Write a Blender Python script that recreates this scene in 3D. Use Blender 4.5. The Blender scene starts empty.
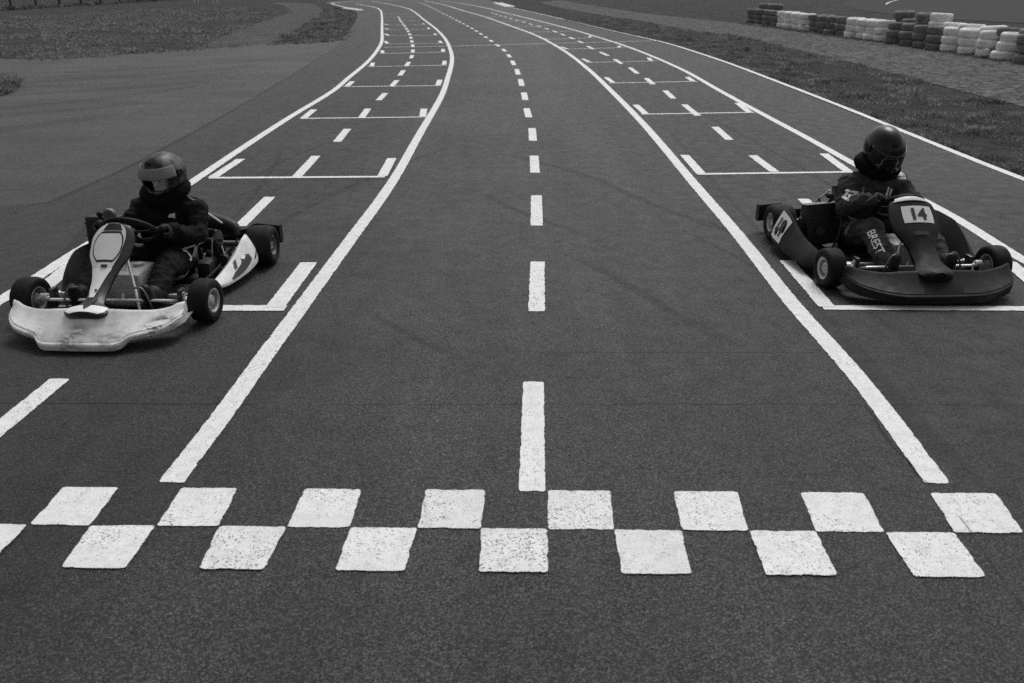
import bpy, bmesh, math, random
import numpy as np
from mathutils import Vector, Matrix, noise
from mathutils.bvhtree import BVHTree
from mathutils.geometry import tessellate_polygon

random.seed(4); RNG = np.random.default_rng(4)
S = bpy.context.scene
COL = S.collection
PI = math.pi
R = math.radians

# ------------------------------------------------------------------ camera model
FPX, YH, CAMH = 870.0, -20.0, 1.75
PITCH = math.atan((341.5 - YH) / FPX)
_c, _s = math.cos(PITCH), math.sin(PITCH)

def at(x, y, z=0.0):
    """the point at height z that the photograph shows at pixel x, y"""
    a = (x - 512) / FPX; b = (341.5 - y) / FPX
    t = (z - CAMH) / (-_s + b * _c)
    return Vector((a * t, (_c + b * _s) * t, z))

# ------------------------------------------------------------------ node helpers
def new_mat(name):
    m = bpy.data.materials.new(name); m.use_nodes = True
    nt = m.node_tree
    return m, nt, nt.nodes['Principled BSDF']

def nd(nt, typ, **kw):
    n = nt.nodes.new(typ)
    for k, v in kw.items():
        if k.startswith('i_'): n.inputs[k[2:].replace('_', ' ')].default_value = v
        else: setattr(n, k, v)
    return n

def coords(nt, scale=(1, 1, 1), kind='Object'):
    t = nd(nt, 'ShaderNodeTexCoord'); mp = nd(nt, 'ShaderNodeMapping')
    mp.inputs['Scale'].default_value = scale
    nt.links.new(t.outputs[kind], mp.inputs['Vector'])
    return mp.outputs['Vector']

def noise_n(nt, vec, scale, detail=4, rough=.6):
    n = nd(nt, 'ShaderNodeTexNoise'); n.inputs['Scale'].default_value = scale
    n.inputs['Detail'].default_value = detail; n.inputs['Roughness'].default_value = rough
    nt.links.new(vec, n.inputs['Vector']); return n.outputs['Fac']

def voro(nt, vec, scale, out='Distance', feature='F1'):
    n = nd(nt, 'ShaderNodeTexVoronoi'); n.feature = feature
    n.inputs['Scale'].default_value = scale
    nt.links.new(vec, n.inputs['Vector']); return n.outputs[out]

def maprange(nt, val, a, b, c, d, smooth=False):
    n = nd(nt, 'ShaderNodeMapRange'); n.clamp = True
    if smooth: n.interpolation_type = 'SMOOTHSTEP'
    nt.links.new(val, n.inputs['Value'])
    for k, v in zip(('From Min', 'From Max', 'To Min', 'To Max'), (a, b, c, d)): n.inputs[k].default_value = v
    return n.outputs['Result']

def mth(nt, op, a, b=None, c=None):
    n = nd(nt, 'ShaderNodeMath'); n.operation = op
    for i, v in enumerate((a, b, c)):
        if v is None: continue
        if isinstance(v, (int, float)): n.inputs[i].default_value = v
        else: nt.links.new(v, n.inputs[i])
    return n.outputs[0]

def grey(nt, val):
    n = nd(nt, 'ShaderNodeCombineColor')
    for k in range(3): nt.links.new(val, n.inputs[k])
    return n.outputs[0]

def bump(nt, bs, h, strength=.5, dist=.01, normal=None):
    n = nd(nt, 'ShaderNodeBump'); n.inputs['Strength'].default_value = strength
    n.inputs['Distance'].default_value = dist
    nt.links.new(h, n.inputs['Height'])
    if normal is not None: nt.links.new(normal, n.inputs['Normal'])
    nt.links.new(n.outputs['Normal'], bs.inputs['Normal']); return n.outputs['Normal']

def simple(name, g, rough=.5, metal=0.0, var=.25, scale=14, bmp=0.0, bscale=60, spec=.5, coat=0.0, dirt=0.0):
    """grey surface with uneven tone, uneven gloss and a little relief"""
    m, nt, bs = new_mat(name)
    v = coords(nt)
    n1 = noise_n(nt, v, scale, 5)
    col = maprange(nt, n1, .3, .7, g * (1 - var), g * (1 + var))
    if dirt:
        n2 = noise_n(nt, v, 5.5, 7, .72)
        col = mth(nt, 'MULTIPLY', col, maprange(nt, n2, .42, .66, 1.0, 1 - dirt))
    nt.links.new(grey(nt, col), bs.inputs['Base Color'])
    n3 = noise_n(nt, v, scale * 2.3, 4)
    nt.links.new(maprange(nt, n3, .3, .7, max(.03, rough - .1), min(1, rough + .1)), bs.inputs['Roughness'])
    bs.inputs['Metallic'].default_value = metal
    bs.inputs['Specular IOR Level'].default_value = spec
    bs.inputs['Coat Weight'].default_value = coat; bs.inputs['Coat Roughness'].default_value = .15
    if bmp: bump(nt, bs, noise_n(nt, v, bscale, 4), bmp, .01)
    return m

# ------------------------------------------------------------------ materials
def asphalt(name, lo, hi, patch, streak_dir, lane=False):
    m, nt, bs = new_mat(name)
    v = coords(nt)
    vs = voro(nt, v, 205, 'Distance'); vc = voro(nt, v, 205, 'Color')
    sep = nd(nt, 'ShaderNodeSeparateColor'); nt.links.new(vc, sep.inputs[0])
    stone = mth(nt, 'POWER', sep.outputs[0], 2.6)
    fine = noise_n(nt, v, 420, 3, .7)
    big = noise_n(nt, v, .55, 6, .62)
    mid = noise_n(nt, v, 7, 6, .7)
    st = noise_n(nt, coords(nt, streak_dir), 1.0, 5, .65)
    g = mth(nt, 'MULTIPLY_ADD', stone, hi - lo, lo)
    g = mth(nt, 'MULTIPLY', g, maprange(nt, fine, .25, .75, .55, 1.45))
    g = mth(nt, 'MULTIPLY', g, maprange(nt, big, .3, .7, 1 - patch, 1 + patch))
    g = mth(nt, 'MULTIPLY', g, maprange(nt, mid, .3, .7, .82, 1.18))
    pit = noise_n(nt, v, 115, 4, .75)
    g = mth(nt, 'MULTIPLY', g, maprange(nt, pit, .32, .68, .66, 1.34))
    if lane:      # strip between grids worn paler; darker sides also put lens vignetting into colour
        sx = nd(nt, 'ShaderNodeSeparateXYZ'); nt.links.new(v, sx.inputs[0])
        wob = mth(nt, 'ADD', sx.outputs[0], maprange(nt, big, .3, .7, -.5, .5))
        off = mth(nt, 'ABSOLUTE', mth(nt, 'SUBTRACT', wob, .25))
        g = mth(nt, 'MULTIPLY', g, maprange(nt, off, .4, 2.3, 1.22, .66, True))
    g = mth(nt, 'MULTIPLY', g, maprange(nt, st, .3, .7, .74, 1.22))
    # a few pale chips in the surface
    chip = voro(nt, v, 9, 'Distance')
    g = mth(nt, 'ADD', g, maprange(nt, chip, .02, .035, .10, 0))
    nt.links.new(grey(nt, g), bs.inputs['Base Color'])
    nt.links.new(maprange(nt, mid, .3, .7, .62, .86), bs.inputs['Roughness'])
    bs.inputs['Specular IOR Level'].default_value = .42
    h = mth(nt, 'ADD', mth(nt, 'MULTIPLY', vs, -1.0), mth(nt, 'MULTIPLY', fine, .5))
    bump(nt, bs, h, .55, .006)
    return m

M = {}
M['asphalt'] = asphalt('track_asphalt', .010, .094, .26, (2.2, .16, 1), True)
M['paddock'] = asphalt('paddock_asphalt', .030, .085, .34, (.10, 1.1, 1))

def paint(name, tone, wear):
    m, nt, bs = new_mat(name)
    u1 = nd(nt, 'ShaderNodeUVMap', uv_map='near'); u2 = nd(nt, 'ShaderNodeUVMap', uv_map='far')
    s1 = nd(nt, 'ShaderNodeSeparateXYZ'); s2 = nd(nt, 'ShaderNodeSeparateXYZ')
    nt.links.new(u1.outputs[0], s1.inputs[0]); nt.links.new(u2.outputs[0], s2.inputs[0])
    RC = .015
    ex = mth(nt, 'MAXIMUM', mth(nt, 'SUBTRACT', RC, mth(nt, 'MINIMUM', s1.outputs[0], s2.outputs[0])), 0.0)
    ey = mth(nt, 'MAXIMUM', mth(nt, 'SUBTRACT', RC, mth(nt, 'MINIMUM', s1.outputs[1], s2.outputs[1])), 0.0)
    d = mth(nt, 'SUBTRACT', RC, mth(nt, 'SQRT', mth(nt, 'ADD', mth(nt, 'MULTIPLY', ex, ex), mth(nt, 'MULTIPLY', ey, ey))))
    v = coords(nt)
    n1 = noise_n(nt, v, 95, 4, .7); n2 = noise_n(nt, v, 230, 3, .7)
    n3 = noise_n(nt, v, 3.2, 4, .6); n4 = noise_n(nt, coords(nt, (40, 6, 1)), 1.0, 5, .7)
    edge = mth(nt, 'ADD', d, maprange(nt, noise_n(nt, v, 16, 4, .6), .25, .75, -.007, .006))
    edge = mth(nt, 'ADD', edge, maprange(nt, n2, .25, .75, -.0015, .002))
    a_edge = maprange(nt, edge, 0.0, .002, 0, 1)
    cs = nd(nt, 'ShaderNodeSeparateColor'); nt.links.new(voro(nt, v, 190, 'Color'), cs.inputs[0])
    w = mth(nt, 'ADD', mth(nt, 'MULTIPLY', cs.outputs[0], .42), mth(nt, 'ADD', mth(nt, 'MULTIPLY', n2, .25), mth(nt, 'MULTIPLY', n1, .33)))
    w = mth(nt, 'ADD', w, maprange(nt, n3, .35, .7, -.06, .07))
    w = mth(nt, 'ADD', w, maprange(nt, n4, .4, .7, -.03, .04))
    a_w = maprange(nt, w, wear - .02, wear + .10, 1, .2)
    alpha = mth(nt, 'MULTIPLY', a_edge, a_w)
    g = maprange(nt, n3, .3, .7, tone * .9, tone * 1.06)
    g = mth(nt, 'MULTIPLY', g, maprange(nt, n2, .3, .7, .88, 1.06))
    g = mth(nt, 'MULTIPLY', g, maprange(nt, noise_n(nt, v, 18, 6, .75), .45, .72, 1.0, .78))
    nt.links.new(grey(nt, g), bs.inputs['Base Color'])
    bs.inputs['Roughness'].default_value = .7
    nt.links.new(alpha, bs.inputs['Alpha'])
    bump(nt, bs, n2, .35, .004)
    return m
M['paint'] = paint('road_paint', .80, .655)
M['paint_fresh'] = paint('road_paint_fresh', .80, .68)
M['paint_worn'] = paint('road_paint_worn', .78, .625)

def stain(name, tone, amount, scale):
    m, nt, bs = new_mat(name)
    u1 = nd(nt, 'ShaderNodeUVMap', uv_map='near'); u2 = nd(nt, 'ShaderNodeUVMap', uv_map='far')
    s1 = nd(nt, 'ShaderNodeSeparateXYZ'); s2 = nd(nt, 'ShaderNodeSeparateXYZ')
    nt.links.new(u1.outputs[0], s1.inputs[0]); nt.links.new(u2.outputs[0], s2.inputs[0])
    d = mth(nt, 'MINIMUM', s1.outputs[0], s2.outputs[0])
    e = mth(nt, 'MINIMUM', s1.outputs[1], s2.outputs[1])
    v = coords(nt)
    n = noise_n(nt, v, scale, 5, .7)
    a = mth(nt, 'MULTIPLY', maprange(nt, d, 0, .03, 0, 1, True), maprange(nt, e, 0, .6, 0, 1, True))
    a = mth(nt, 'MULTIPLY', a, maprange(nt, n, .35, .62, 0, amount))
    nt.links.new(a, bs.inputs['Alpha'])
    bs.inputs['Base Color'].default_value = (tone, tone, tone, 1)
    bs.inputs['Roughness'].default_value = .7
    return m
M['rubber_mark'] = stain('rubber_skid', .010, .46, 22)
M['rubber_faint'] = stain('rubber_faint', .012, .22, 14)
M['crack'] = simple('crack_filler', .010, .9)

def grass_ground():
    m, nt, bs = new_mat('turf')
    v = coords(nt)
    a = noise_n(nt, v, .5, 6, .65); b = noise_n(nt, v, 5, 6, .75); c = noise_n(nt, v, 40, 4, .7)
    g = maprange(nt, b, .28, .72, .022, .085)
    g = mth(nt, 'MULTIPLY', g, maprange(nt, a, .3, .7, .65, 1.4))
    g = mth(nt, 'MULTIPLY', g, maprange(nt, c, .3, .7, .6, 1.4))
    nt.links.new(grey(nt, g), bs.inputs['Base Color'])
    bs.inputs['Roughness'].default_value = .95; bs.inputs['Specular IOR Level'].default_value = .1
    bump(nt, bs, mth(nt, 'ADD', b, mth(nt, 'MULTIPLY', c, .4)), .9, .08)
    return m
M['turf'] = grass_ground()

def gravel(name, lo, hi, scale):
    m, nt, bs = new_mat(name)
    v = coords(nt)
    vc = voro(nt, v, scale, 'Color'); vd = voro(nt, v, scale, 'Distance')
    sep = nd(nt, 'ShaderNodeSeparateColor'); nt.links.new(vc, sep.inputs[0])
    big = noise_n(nt, v, .9, 6, .7); b2 = noise_n(nt, v, 9, 5, .7)
    g = mth(nt, 'MULTIPLY_ADD', sep.outputs[0], hi - lo, lo)
    g = mth(nt, 'MULTIPLY', g, maprange(nt, big, .3, .7, .7, 1.25))
    g = mth(nt, 'MULTIPLY', g, maprange(nt, b2, .3, .7, .75, 1.25))
    nt.links.new(grey(nt, g), bs.inputs['Base Color'])
    bs.inputs['Roughness'].default_value = .95; bs.inputs['Specular IOR Level'].default_value = .15
    bump(nt, bs, mth(nt, 'MULTIPLY', vd, -1), .8, .04)
    return m
M['gravel'] = gravel('gravel', .02, .16, 12)
M['dirt'] = gravel('dirt', .06, .12, 30)

def blade_mat(name, lo, hi):
    m, nt, bs = new_mat(name)
    v = coords(nt)
    g = maprange(nt, noise_n(nt, v, 1.7, 5, .75), .38, .62, lo, hi)
    g = mth(nt, 'MULTIPLY', g, maprange(nt, noise_n(nt, v, 90, 2), .3, .7, .55, 1.5))
    c = grey(nt, g)
    nt.links.new(c, bs.inputs['Base Color'])
    bs.inputs['Roughness'].default_value = .8; bs.inputs['Specular IOR Level'].default_value = .2
    tr = nd(nt, 'ShaderNodeBsdfTranslucent'); nt.links.new(c, tr.inputs['Color'])
    mx = nd(nt, 'ShaderNodeMixShader'); mx.inputs[0].default_value = .45
    nt.links.new(bs.outputs[0], mx.inputs[1]); nt.links.new(tr.outputs[0], mx.inputs[2])
    nt.links.new(mx.outputs[0], nt.nodes['Material Output'].inputs['Surface'])
    return m
M['blades'] = blade_mat('grass_blades', .07, .32)
M['blades_pale'] = blade_mat('dry_grass_blades', .13, .32)

M['rubber'] = simple('tyre_rubber', .008, .72, var=.3, scale=22, bmp=.15, bscale=120, spec=.22)
M['old_rubber'] = simple('weathered_rubber', .20, .85, var=.3, scale=9, bmp=.3, bscale=40, spec=.25)
M['white_tyre'] = simple('painted_tyre', .85, .75, var=.1, scale=7, bmp=.3, bscale=40, dirt=.22)
M['steel'] = simple('bright_steel', .78, .32, .45, var=.15, scale=30)
M['alloy'] = simple('dull_alloy', .45, .42, .5, var=.2, scale=30)
M['alloy_dark'] = simple('dark_alloy', .13, .5, .5, var=.2, scale=30)
M['frame_black'] = simple('painted_tube', .018, .4, 0, var=.3, spec=.5)
M['black_plastic'] = simple('black_plastic', .007, .55, var=.25, scale=20, bmp=.06, bscale=50, spec=.2)
M['dark_plastic'] = simple('dark_grey_plastic', .0095, .6, var=.25, scale=8, bmp=.08, bscale=40, dirt=.3, spec=.22)
M['engine_black'] = simple('engine_black', .007, .55, .2, var=.5, scale=30, bmp=.2)
M['white_plate'] = simple('plate_white', .66, .5, var=.06)
M['ink'] = simple('black_ink', .008, .5)
M['tank'] = simple('translucent_tank', .36, .45, var=.25, scale=10)
M['tray'] = simple('tray_metal', .12, .45, .6, var=.25, scale=12)
M['seat_grey'] = simple('grey_shell', .24, .42, var=.2)
M['seat_black'] = simple('black_shell', .012, .4, var=.2)
M['fabric_black'] = simple('race_suit_black', .0085, .85, var=.4, scale=16, bmp=.55, bscale=26, spec=.15)
M['fabric_grey'] = simple('race_suit_charcoal', .046, .85, var=.35, scale=16, bmp=.55, bscale=26, spec=.18)
M['collar'] = simple('collar_foam', .006, .95, var=.4, bmp=.4, bscale=40, spec=.1)
M['glove'] = simple('glove_leather', .010, .6, var=.4, bmp=.3, bscale=70, spec=.3)
M['glove_grey'] = simple('glove_grey', .03, .7, var=.5, scale=30, bmp=.3, bscale=70, spec=.3)
M['skin'] = simple('skin', .46, .55, var=.08, spec=.4)
M['eye'] = simple('eye_dark', .02, .2)
M['eye_white'] = simple('eye_white', .5, .3)
M['patch_white'] = simple('patch_white', .72, .7, var=.1)
M['patch_grey'] = simple('patch_grey', .22, .7, var=.15)
M['visor_grey'] = simple('visor_grey', .18, .35, var=.12, scale=6, spec=.3)
M['visor_dark'] = simple('visor_dark', .006, .08, var=.2, spec=.6)
M['helmet_black'] = simple('helmet_black', .006, .30, var=.2, scale=8, spec=.3, coat=.08)
M['post_white'] = simple('white_post', .62, .6, var=.08)
M['post_dark'] = simple('weathered_post', .03, .85, var=.4)
M['wire'] = simple('fence_wire', .09, .5, .6)
M['panel_dark'] = simple('panel_charcoal', .020, .38, var=.2, spec=.45)
M['panel_grey'] = simple('panel_grey', .62, .42, var=.08, scale=6, spec=.45)
M['panel_pale'] = simple('panel_pale', .80, .42, var=.08, scale=6, spec=.45)

def camo_helmet():
    m, nt, bs = new_mat('patterned_helmet')
    v = coords(nt)
    n = noise_n(nt, v, 16, 5, .7); k = noise_n(nt, v, 7, 3, .6)
    g = maprange(nt, n, .45, .55, .007, .075)
    g = mth(nt, 'MULTIPLY', g, maprange(nt, k, .4, .6, .35, 1.3))
    nt.links.new(grey(nt, g), bs.inputs['Base Color'])
    bs.inputs['Roughness'].default_value = .42; bs.inputs['Specular IOR Level'].default_value = .35
    return m
M['helmet_pattern'] = camo_helmet()

def scuffed(name, tone):
    """moulded white plastic with scrapes and rubbed-in dirt low on the nose and at the corners"""
    m, nt, bs = new_mat(name)
    v = coords(nt)
    a = noise_n(nt, v, 4.2, 6, .72); b = noise_n(nt, coords(nt, (16, 9, 34)), 1.0, 8, .8); c = noise_n(nt, v, 60, 4, .7)
    g = maprange(nt, a, .46, .70, tone, tone * .68)
    sp = nd(nt, 'ShaderNodeSeparateXYZ'); nt.links.new(v, sp.inputs[0])
    # two scrape patches with a shape of their own (left corner and front right of the nose)
    for (px, py, pz, rad, dark) in ((.85, .38, .11, .10, .06), (.90, .33, .09, .08, .2), (1.0, -.05, .05, .09, .30), (.95, -.02, .11, .08, .45), (.93, -.26, .10, .10, .5), (1.0, .15, .03, .20, .55)):
        dist = nd(nt, 'ShaderNodeVectorMath'); dist.operation = 'DISTANCE'
        nt.links.new(v, dist.inputs[0]); dist.inputs[1].default_value = (px, py, pz)
        msk = maprange(nt, dist.outputs['Value'], rad * .2, rad, 1, 0, True)
        msk = mth(nt, 'MULTIPLY', msk, maprange(nt, b, .47, .56, 0, 1))
        g = mth(nt, 'MULTIPLY', g, mth(nt, 'MULTIPLY_ADD', msk, dark - 1, 1.0))
    g = mth(nt, 'MULTIPLY', g, maprange(nt, c, .3, .75, 1.05, .86))
    nt.links.new(grey(nt, g), bs.inputs['Base Color'])
    bs.inputs['Roughness'].default_value = .45
    bump(nt, bs, a, .25, .01)
    return m
M['scuffed_white'] = scuffed('scuffed_white_plastic', .78)

# ------------------------------------------------------------------ mesh helpers
def put(name, me, parent=None, loc=None):
    o = bpy.data.objects.new(name, me); COL.objects.link(o)
    if parent is not None: o.parent = parent
    if loc is not None: o.location = loc
    return o

def build(name, bm, mats, parent=None, smooth=True, loc=None, angle=40, recalc=True):
    if recalc: bmesh.ops.recalc_face_normals(bm, faces=bm.faces)
    me = bpy.data.meshes.new(name); bm.to_mesh(me); bm.free()
    if not isinstance(mats, (list, tuple)): mats = [mats]
    for m in mats: me.materials.append(m)
    if smooth and len(me.polygons):
        me.polygons.foreach_set('use_smooth', [True] * len(me.polygons))
        me.set_sharp_from_angle(angle=R(angle))
    return put(name, me, parent, loc)

def label(o, text, cat, group=None):
    o['label'] = text; o['category'] = cat
    if group: o['group'] = group
    return o

def structure(o, kind='structure'):
    o['kind'] = kind; return o

def stuff(o, text, cat):
    o['kind'] = 'stuff'; o['label'] = text; o['category'] = cat; return o

def empty(name, loc, rz=0.0):
    o = bpy.data.objects.new(name, None); COL.objects.link(o)
    o.location = loc; o.rotation_euler = (0, 0, rz); o.empty_display_size = .1
    return o

def catmull(pts, n=8, closed=False):
    P = [Vector(p) for p in pts]
    if len(P) < 3: return P
    out = []
    N = len(P)
    for i in range(N if closed else N - 1):
        p1, p2 = P[i % N], P[(i + 1) % N]
        p0 = P[(i - 1) % N] if (closed or i > 0) else p1 * 2 - p2
        p3 = P[(i + 2) % N] if (closed or i + 2 < N) else p2 * 2 - p1
        for k in range(n):
            t = k / n
            out.append(.5 * ((2 * p1) + (p2 - p0) * t + (2 * p0 - 5 * p1 + 4 * p2 - p3) * t * t + (3 * p1 - p0 - 3 * p2 + p3) * t ** 3))
    if not closed: out.append(P[-1])
    return out

def loft(bm, rings, cap=True, closed_path=False, mi=0):
    V = [[bm.verts.new(p) for p in r] for r in rings]
    n = len(V[0]); fs = []
    for i in range(len(V) - (0 if closed_path else 1)):
        a, b = V[i], V[(i + 1) % len(V)]
        for k in range(n):
            fs.append(bm.faces.new((a[k], a[(k + 1) % n], b[(k + 1) % n], b[k])))
    if cap and not closed_path:
        fs.append(bm.faces.new(V[0][::-1])); fs.append(bm.faces.new(V[-1]))
    for f in fs: f.material_index = mi
    return fs

def tube(bm, pts, r, seg=10, smooth_n=0, closed=False, mi=0):
    P = [Vector(p) for p in pts]
    if smooth_n: P = catmull(P, smooth_n, closed)
    rs = r if isinstance(r, (list, tuple)) else None
    rings = []; up = None; N = len(P)
    for i, p in enumerate(P):
        if closed: t = P[(i + 1) % N] - P[i - 1]
        else: t = P[min(i + 1, N - 1)] - P[max(i - 1, 0)]
        t.normalize()
        if up is None:
            up = Vector((0, 0, 1)) if abs(t.z) < .9 else Vector((1, 0, 0))
        side = t.cross(up); side.normalize(); up = side.cross(t)
        if rs:
            f = i / (N - 1) * (len(rs) - 1); k = min(int(f), len(rs) - 2); rad = rs[k] + (rs[k + 1] - rs[k]) * (f - k)
        else: rad = r
        rings.append([p + side * (rad * math.cos(a)) + up * (rad * math.sin(a)) for a in (2 * PI * j / seg for j in range(seg))])
    return loft(bm, rings, True, closed, mi)

def lathe(bm, prof, axis='y', seg=40, centre=(0, 0, 0), closed=True, mi=0):
    """prof: list of (radius, along-axis)"""
    c = Vector(centre); rings = []
    for j in range(seg):
        a = 2 * PI * j / seg; ca, sa = math.cos(a), math.sin(a)
        ring = []
        for r, h in prof:
            if axis == 'y': q = Vector((r * ca, h, r * sa))
            elif axis == 'z': q = Vector((r * ca, r * sa, h))
            else: q = Vector((h, r * ca, r * sa))
            ring.append(c + q)
        rings.append(ring)
    V = [[bm.verts.new(p) for p in r] for r in rings]
    m = len(prof)
    for j in range(seg):
        a, b = V[j], V[(j + 1) % seg]
        for k in range(m if closed else m - 1):
            f = bm.faces.new((a[k], a[(k + 1) % m], b[(k + 1) % m], b[k])); f.material_index = mi

def box(bm, lo, hi, bev=0.0, mat=None, mi=0):
    c = [(lo[i] + hi[i]) / 2 for i in range(3)]; d = [abs(hi[i] - lo[i]) for i in range(3)]
    g = bmesh.ops.create_cube(bm, size=1.0)
    vs = g['verts']
    bmesh.ops.scale(bm, vec=d, verts=vs)
    if bev:
        es = list({e for v in vs for e in v.link_edges})
        r = bmesh.ops.bevel(bm, geom=es, offset=bev, segments=2, affect='EDGES', profile=.5)
        vs = list({v for f in r['faces'] for v in f.verts} | {v for v in vs if v.is_valid})
    bmesh.ops.translate(bm, vec=c, verts=vs)
    if mat is not None: bmesh.ops.transform(bm, matrix=mat, verts=vs)
    for f in {f for v in vs for f in v.link_faces}: f.material_index = mi
    return vs

def ball(bm, c, r, seg=16, mi=0, rot=None):
    if isinstance(r, (int, float)): r = (r, r, r)
    g = bmesh.ops.create_uvsphere(bm, u_segments=seg, v_segments=seg // 2 + 2, radius=1)
    m = Matrix.Translation(c) @ (rot.to_4x4() if rot is not None else Matrix.Identity(4)) @ Matrix.Diagonal((*r, 1))
    bmesh.ops.transform(bm, matrix=m, verts=g['verts'])
    for f in {f for v in g['verts'] for f in v.link_faces}: f.material_index = mi

def capsule(bm, a, b, ra, rb, seg=14):
    a, b = Vector(a), Vector(b); d = b - a; L = d.length; d.normalize()
    up = Vector((0, 0, 1)) if abs(d.z) < .9 else Vector((1, 0, 0))
    s = d.cross(up).normalized(); u = s.cross(d)
    rings = []
    for k in range(1, 6):
        t = k / 6 * PI / 2
        rings.append((a - d * (ra * math.cos(t)), ra * math.sin(t)))
    rings.append((a, ra)); rings.append((b, rb))
    for k in range(5, 0, -1):
        t = k / 6 * PI / 2
        rings.append((b + d * (rb * math.cos(t)), rb * math.sin(t)))
    loft(bm, [[c + (s * math.cos(q) + u * math.sin(q)) * r for q in (2 * PI * j / seg for j in range(seg))] for c, r in rings])

def baked(bm, mods, name):
    """apply modifiers to a bmesh and return the resulting mesh"""
    me = bpy.data.meshes.new(name); bmesh.ops.recalc_face_normals(bm, faces=bm.faces); bm.to_mesh(me); bm.free()
    o = bpy.data.objects.new(name, me); COL.objects.link(o)
    for typ, kw in mods:
        md = o.modifiers.new(typ, typ)
        for k, v in kw.items(): setattr(md, k, v)
    dg = bpy.context.evaluated_depsgraph_get(); dg.update()
    out = bpy.data.meshes.new_from_object(o.evaluated_get(dg))
    bpy.data.objects.remove(o); bpy.data.meshes.remove(me)
    return out

def text_bm(s, size, bold=.0, shear=0.0):
    cu = bpy.data.curves.new('lettering', 'FONT'); cu.body = s; cu.size = size; cu.offset = bold * size
    cu.align_x = 'CENTER'; cu.align_y = 'CENTER'; cu.shear = shear
    cu.resolution_u = 4
    o = bpy.data.objects.new('lettering', cu); COL.objects.link(o)
    dg = bpy.context.evaluated_depsgraph_get(); dg.update()
    me = bpy.data.meshes.new_from_object(o.evaluated_get(dg))
    bpy.data.objects.remove(o); bpy.data.curves.remove(cu)
    bm = bmesh.new(); bm.from_mesh(me); bpy.data.meshes.remove(me)
    bmesh.ops.triangulate(bm, faces=bm.faces)
    bmesh.ops.subdivide_edges(bm, edges=bm.edges, cuts=1)
    return bm

def append_bm(dst, src, fn, mi):
    mp = {v: dst.verts.new(fn(v.co)) for v in src.verts}
    for f in src.faces:
        try:
            g = dst.faces.new([mp[v] for v in f.verts]); g.material_index = mi
        except ValueError: pass
    src.free()

# ------------------------------------------------------------------ ground sheets
def sheet(name, pts, z, mat):
    P = [Vector((p[0], p[1], 0)) for p in pts]
    tri = tessellate_polygon([P])
    me = bpy.data.meshes.new(name)
    me.from_pydata([(p.x, p.y, z) for p in P], [], [tuple(t) for t in tri])
    bm = bmesh.new(); bm.from_mesh(me)
    for f in bm.faces:
        f.normal_update()
        if f.normal.z < 0: f.normal_flip()
    bm.to_mesh(me); bm.free()
    me.materials.append(mat)
    return structure(put(name, me))

g_ = [(-400, -60), (400, -60), (400, 600), (-400, 600)]
sheet('ground', g_, -.020, M['turf'])

def px(l): return [at(*p) for p in l]
EDGE_R = px([(1240, 259), (1024, 181), (909, 135.5), (850.6, 112), (785, 86), (719, 60.8), (665.3, 43.8), (616.5, 32.6), (579.9, 24), (543.2, 15.4), (518.8, 10), (504, 5.5), (492, 1), (472, -4), (420, -9)])
SEAM = px([(91, 183), (137, 161.6), (234, 109), (293, 74), (324, 55), (340, 43), (350, 30), (357, 17), (355, 11), (344, 8), (333, 5.5), (326, 3.4), (332, 1.2), (360, -.6), (390, -3), (400, -9)])
track = [Vector((60, -30, 0)), Vector((60, 3, 0))] + [Vector((EDGE_R[0].x + 3, EDGE_R[0].y - 1.2, 0))] + catmull(EDGE_R, 5) + [Vector((-12, 108, 0)), Vector((-40, 112, 0))] + \
    catmull(list(reversed(SEAM)), 5) + [at(46, 202), at(0, 206), Vector((-12, 8.2, 0)), Vector((-60, 9, 0)), Vector((-60, -30, 0))]
# keep the near right part of the track closed along the edge line
track[0] = Vector((9, -30, 0)); track[1] = Vector((9, 1, 0))
sheet('track', track, 0.0, M['asphalt'])
PAD = px([(0, 58.5), (39, 59), (100, 56.5), (129, 54), (165, 51.5), (195, 49), (230, 46.5), (273, 43.5), (310, 42), (335, 41), (352, 31)])
pad = [Vector((-60, 20, 0)), Vector((-22, 21.5, 0))] + catmull(PAD, 4) + [at(352, 62), at(300, 92), at(234, 128), at(137, 185), at(46, 225), Vector((-12, 6.5, 0)), Vector((-60, 7, 0))]
sheet('paddock', pad, -.006, M['paddock'])
DIRT = px([(200, 50.5), (215, 39.5), (232, 32), (250, 25.5), (272, 18), (289, 12.5), (288, 8.5), (283, 5.5), (272, 3), (290, 2.5), (312, 4), (322, 9.5), (321, 17), (301, 27), (285, 36), (273, 44), (262, 50)])
sheet('dirt_path', catmull(DIRT, 4, True), -.011, M['dirt'])
GR_LO = px([(540, 2.5), (555, 6.5), (600, 14.5), (641, 21), (690, 30), (719, 33.5), (740, 36), (781.6, 45.8), (823, 55.5), (870, 66.6), (917.5, 79), (962, 90), (1017, 104), (1090, 123), (1200, 150)])
GR_HI = px([(1200, 92), (1090, 74), (1024, 61), (990, 56), (940, 48), (879, 39.5), (804, 29.5), (740, 23), (690, 18), (641, 12.5), (600, 6.5), (575, 2.5), (560, 0)])
sheet('gravel_strip', catmull(GR_LO, 4) + catmull(GR_HI, 4), -.012, M['gravel'])
FAR_TRACK = px([(842, 4.5), (887, 13.5), (930, 18), (1024, 23), (1150, 28), (1400, 36), (1500, -2), (1200, -7), (1024, -8.5), (920, -8), (870, -3)])
M['far_asphalt'] = simple('far_asphalt', .040, .95, var=.2, scale=.6, spec=.12)
sheet('far_track', catmull(FAR_TRACK, 4, True), -.004, M['far_asphalt'])

# ------------------------------------------------------------------ painted markings
def strip_bm():
    bm = bmesh.new(); bm.loops.layers.uv.new('near'); bm.loops.layers.uv.new('far'); return bm

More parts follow.
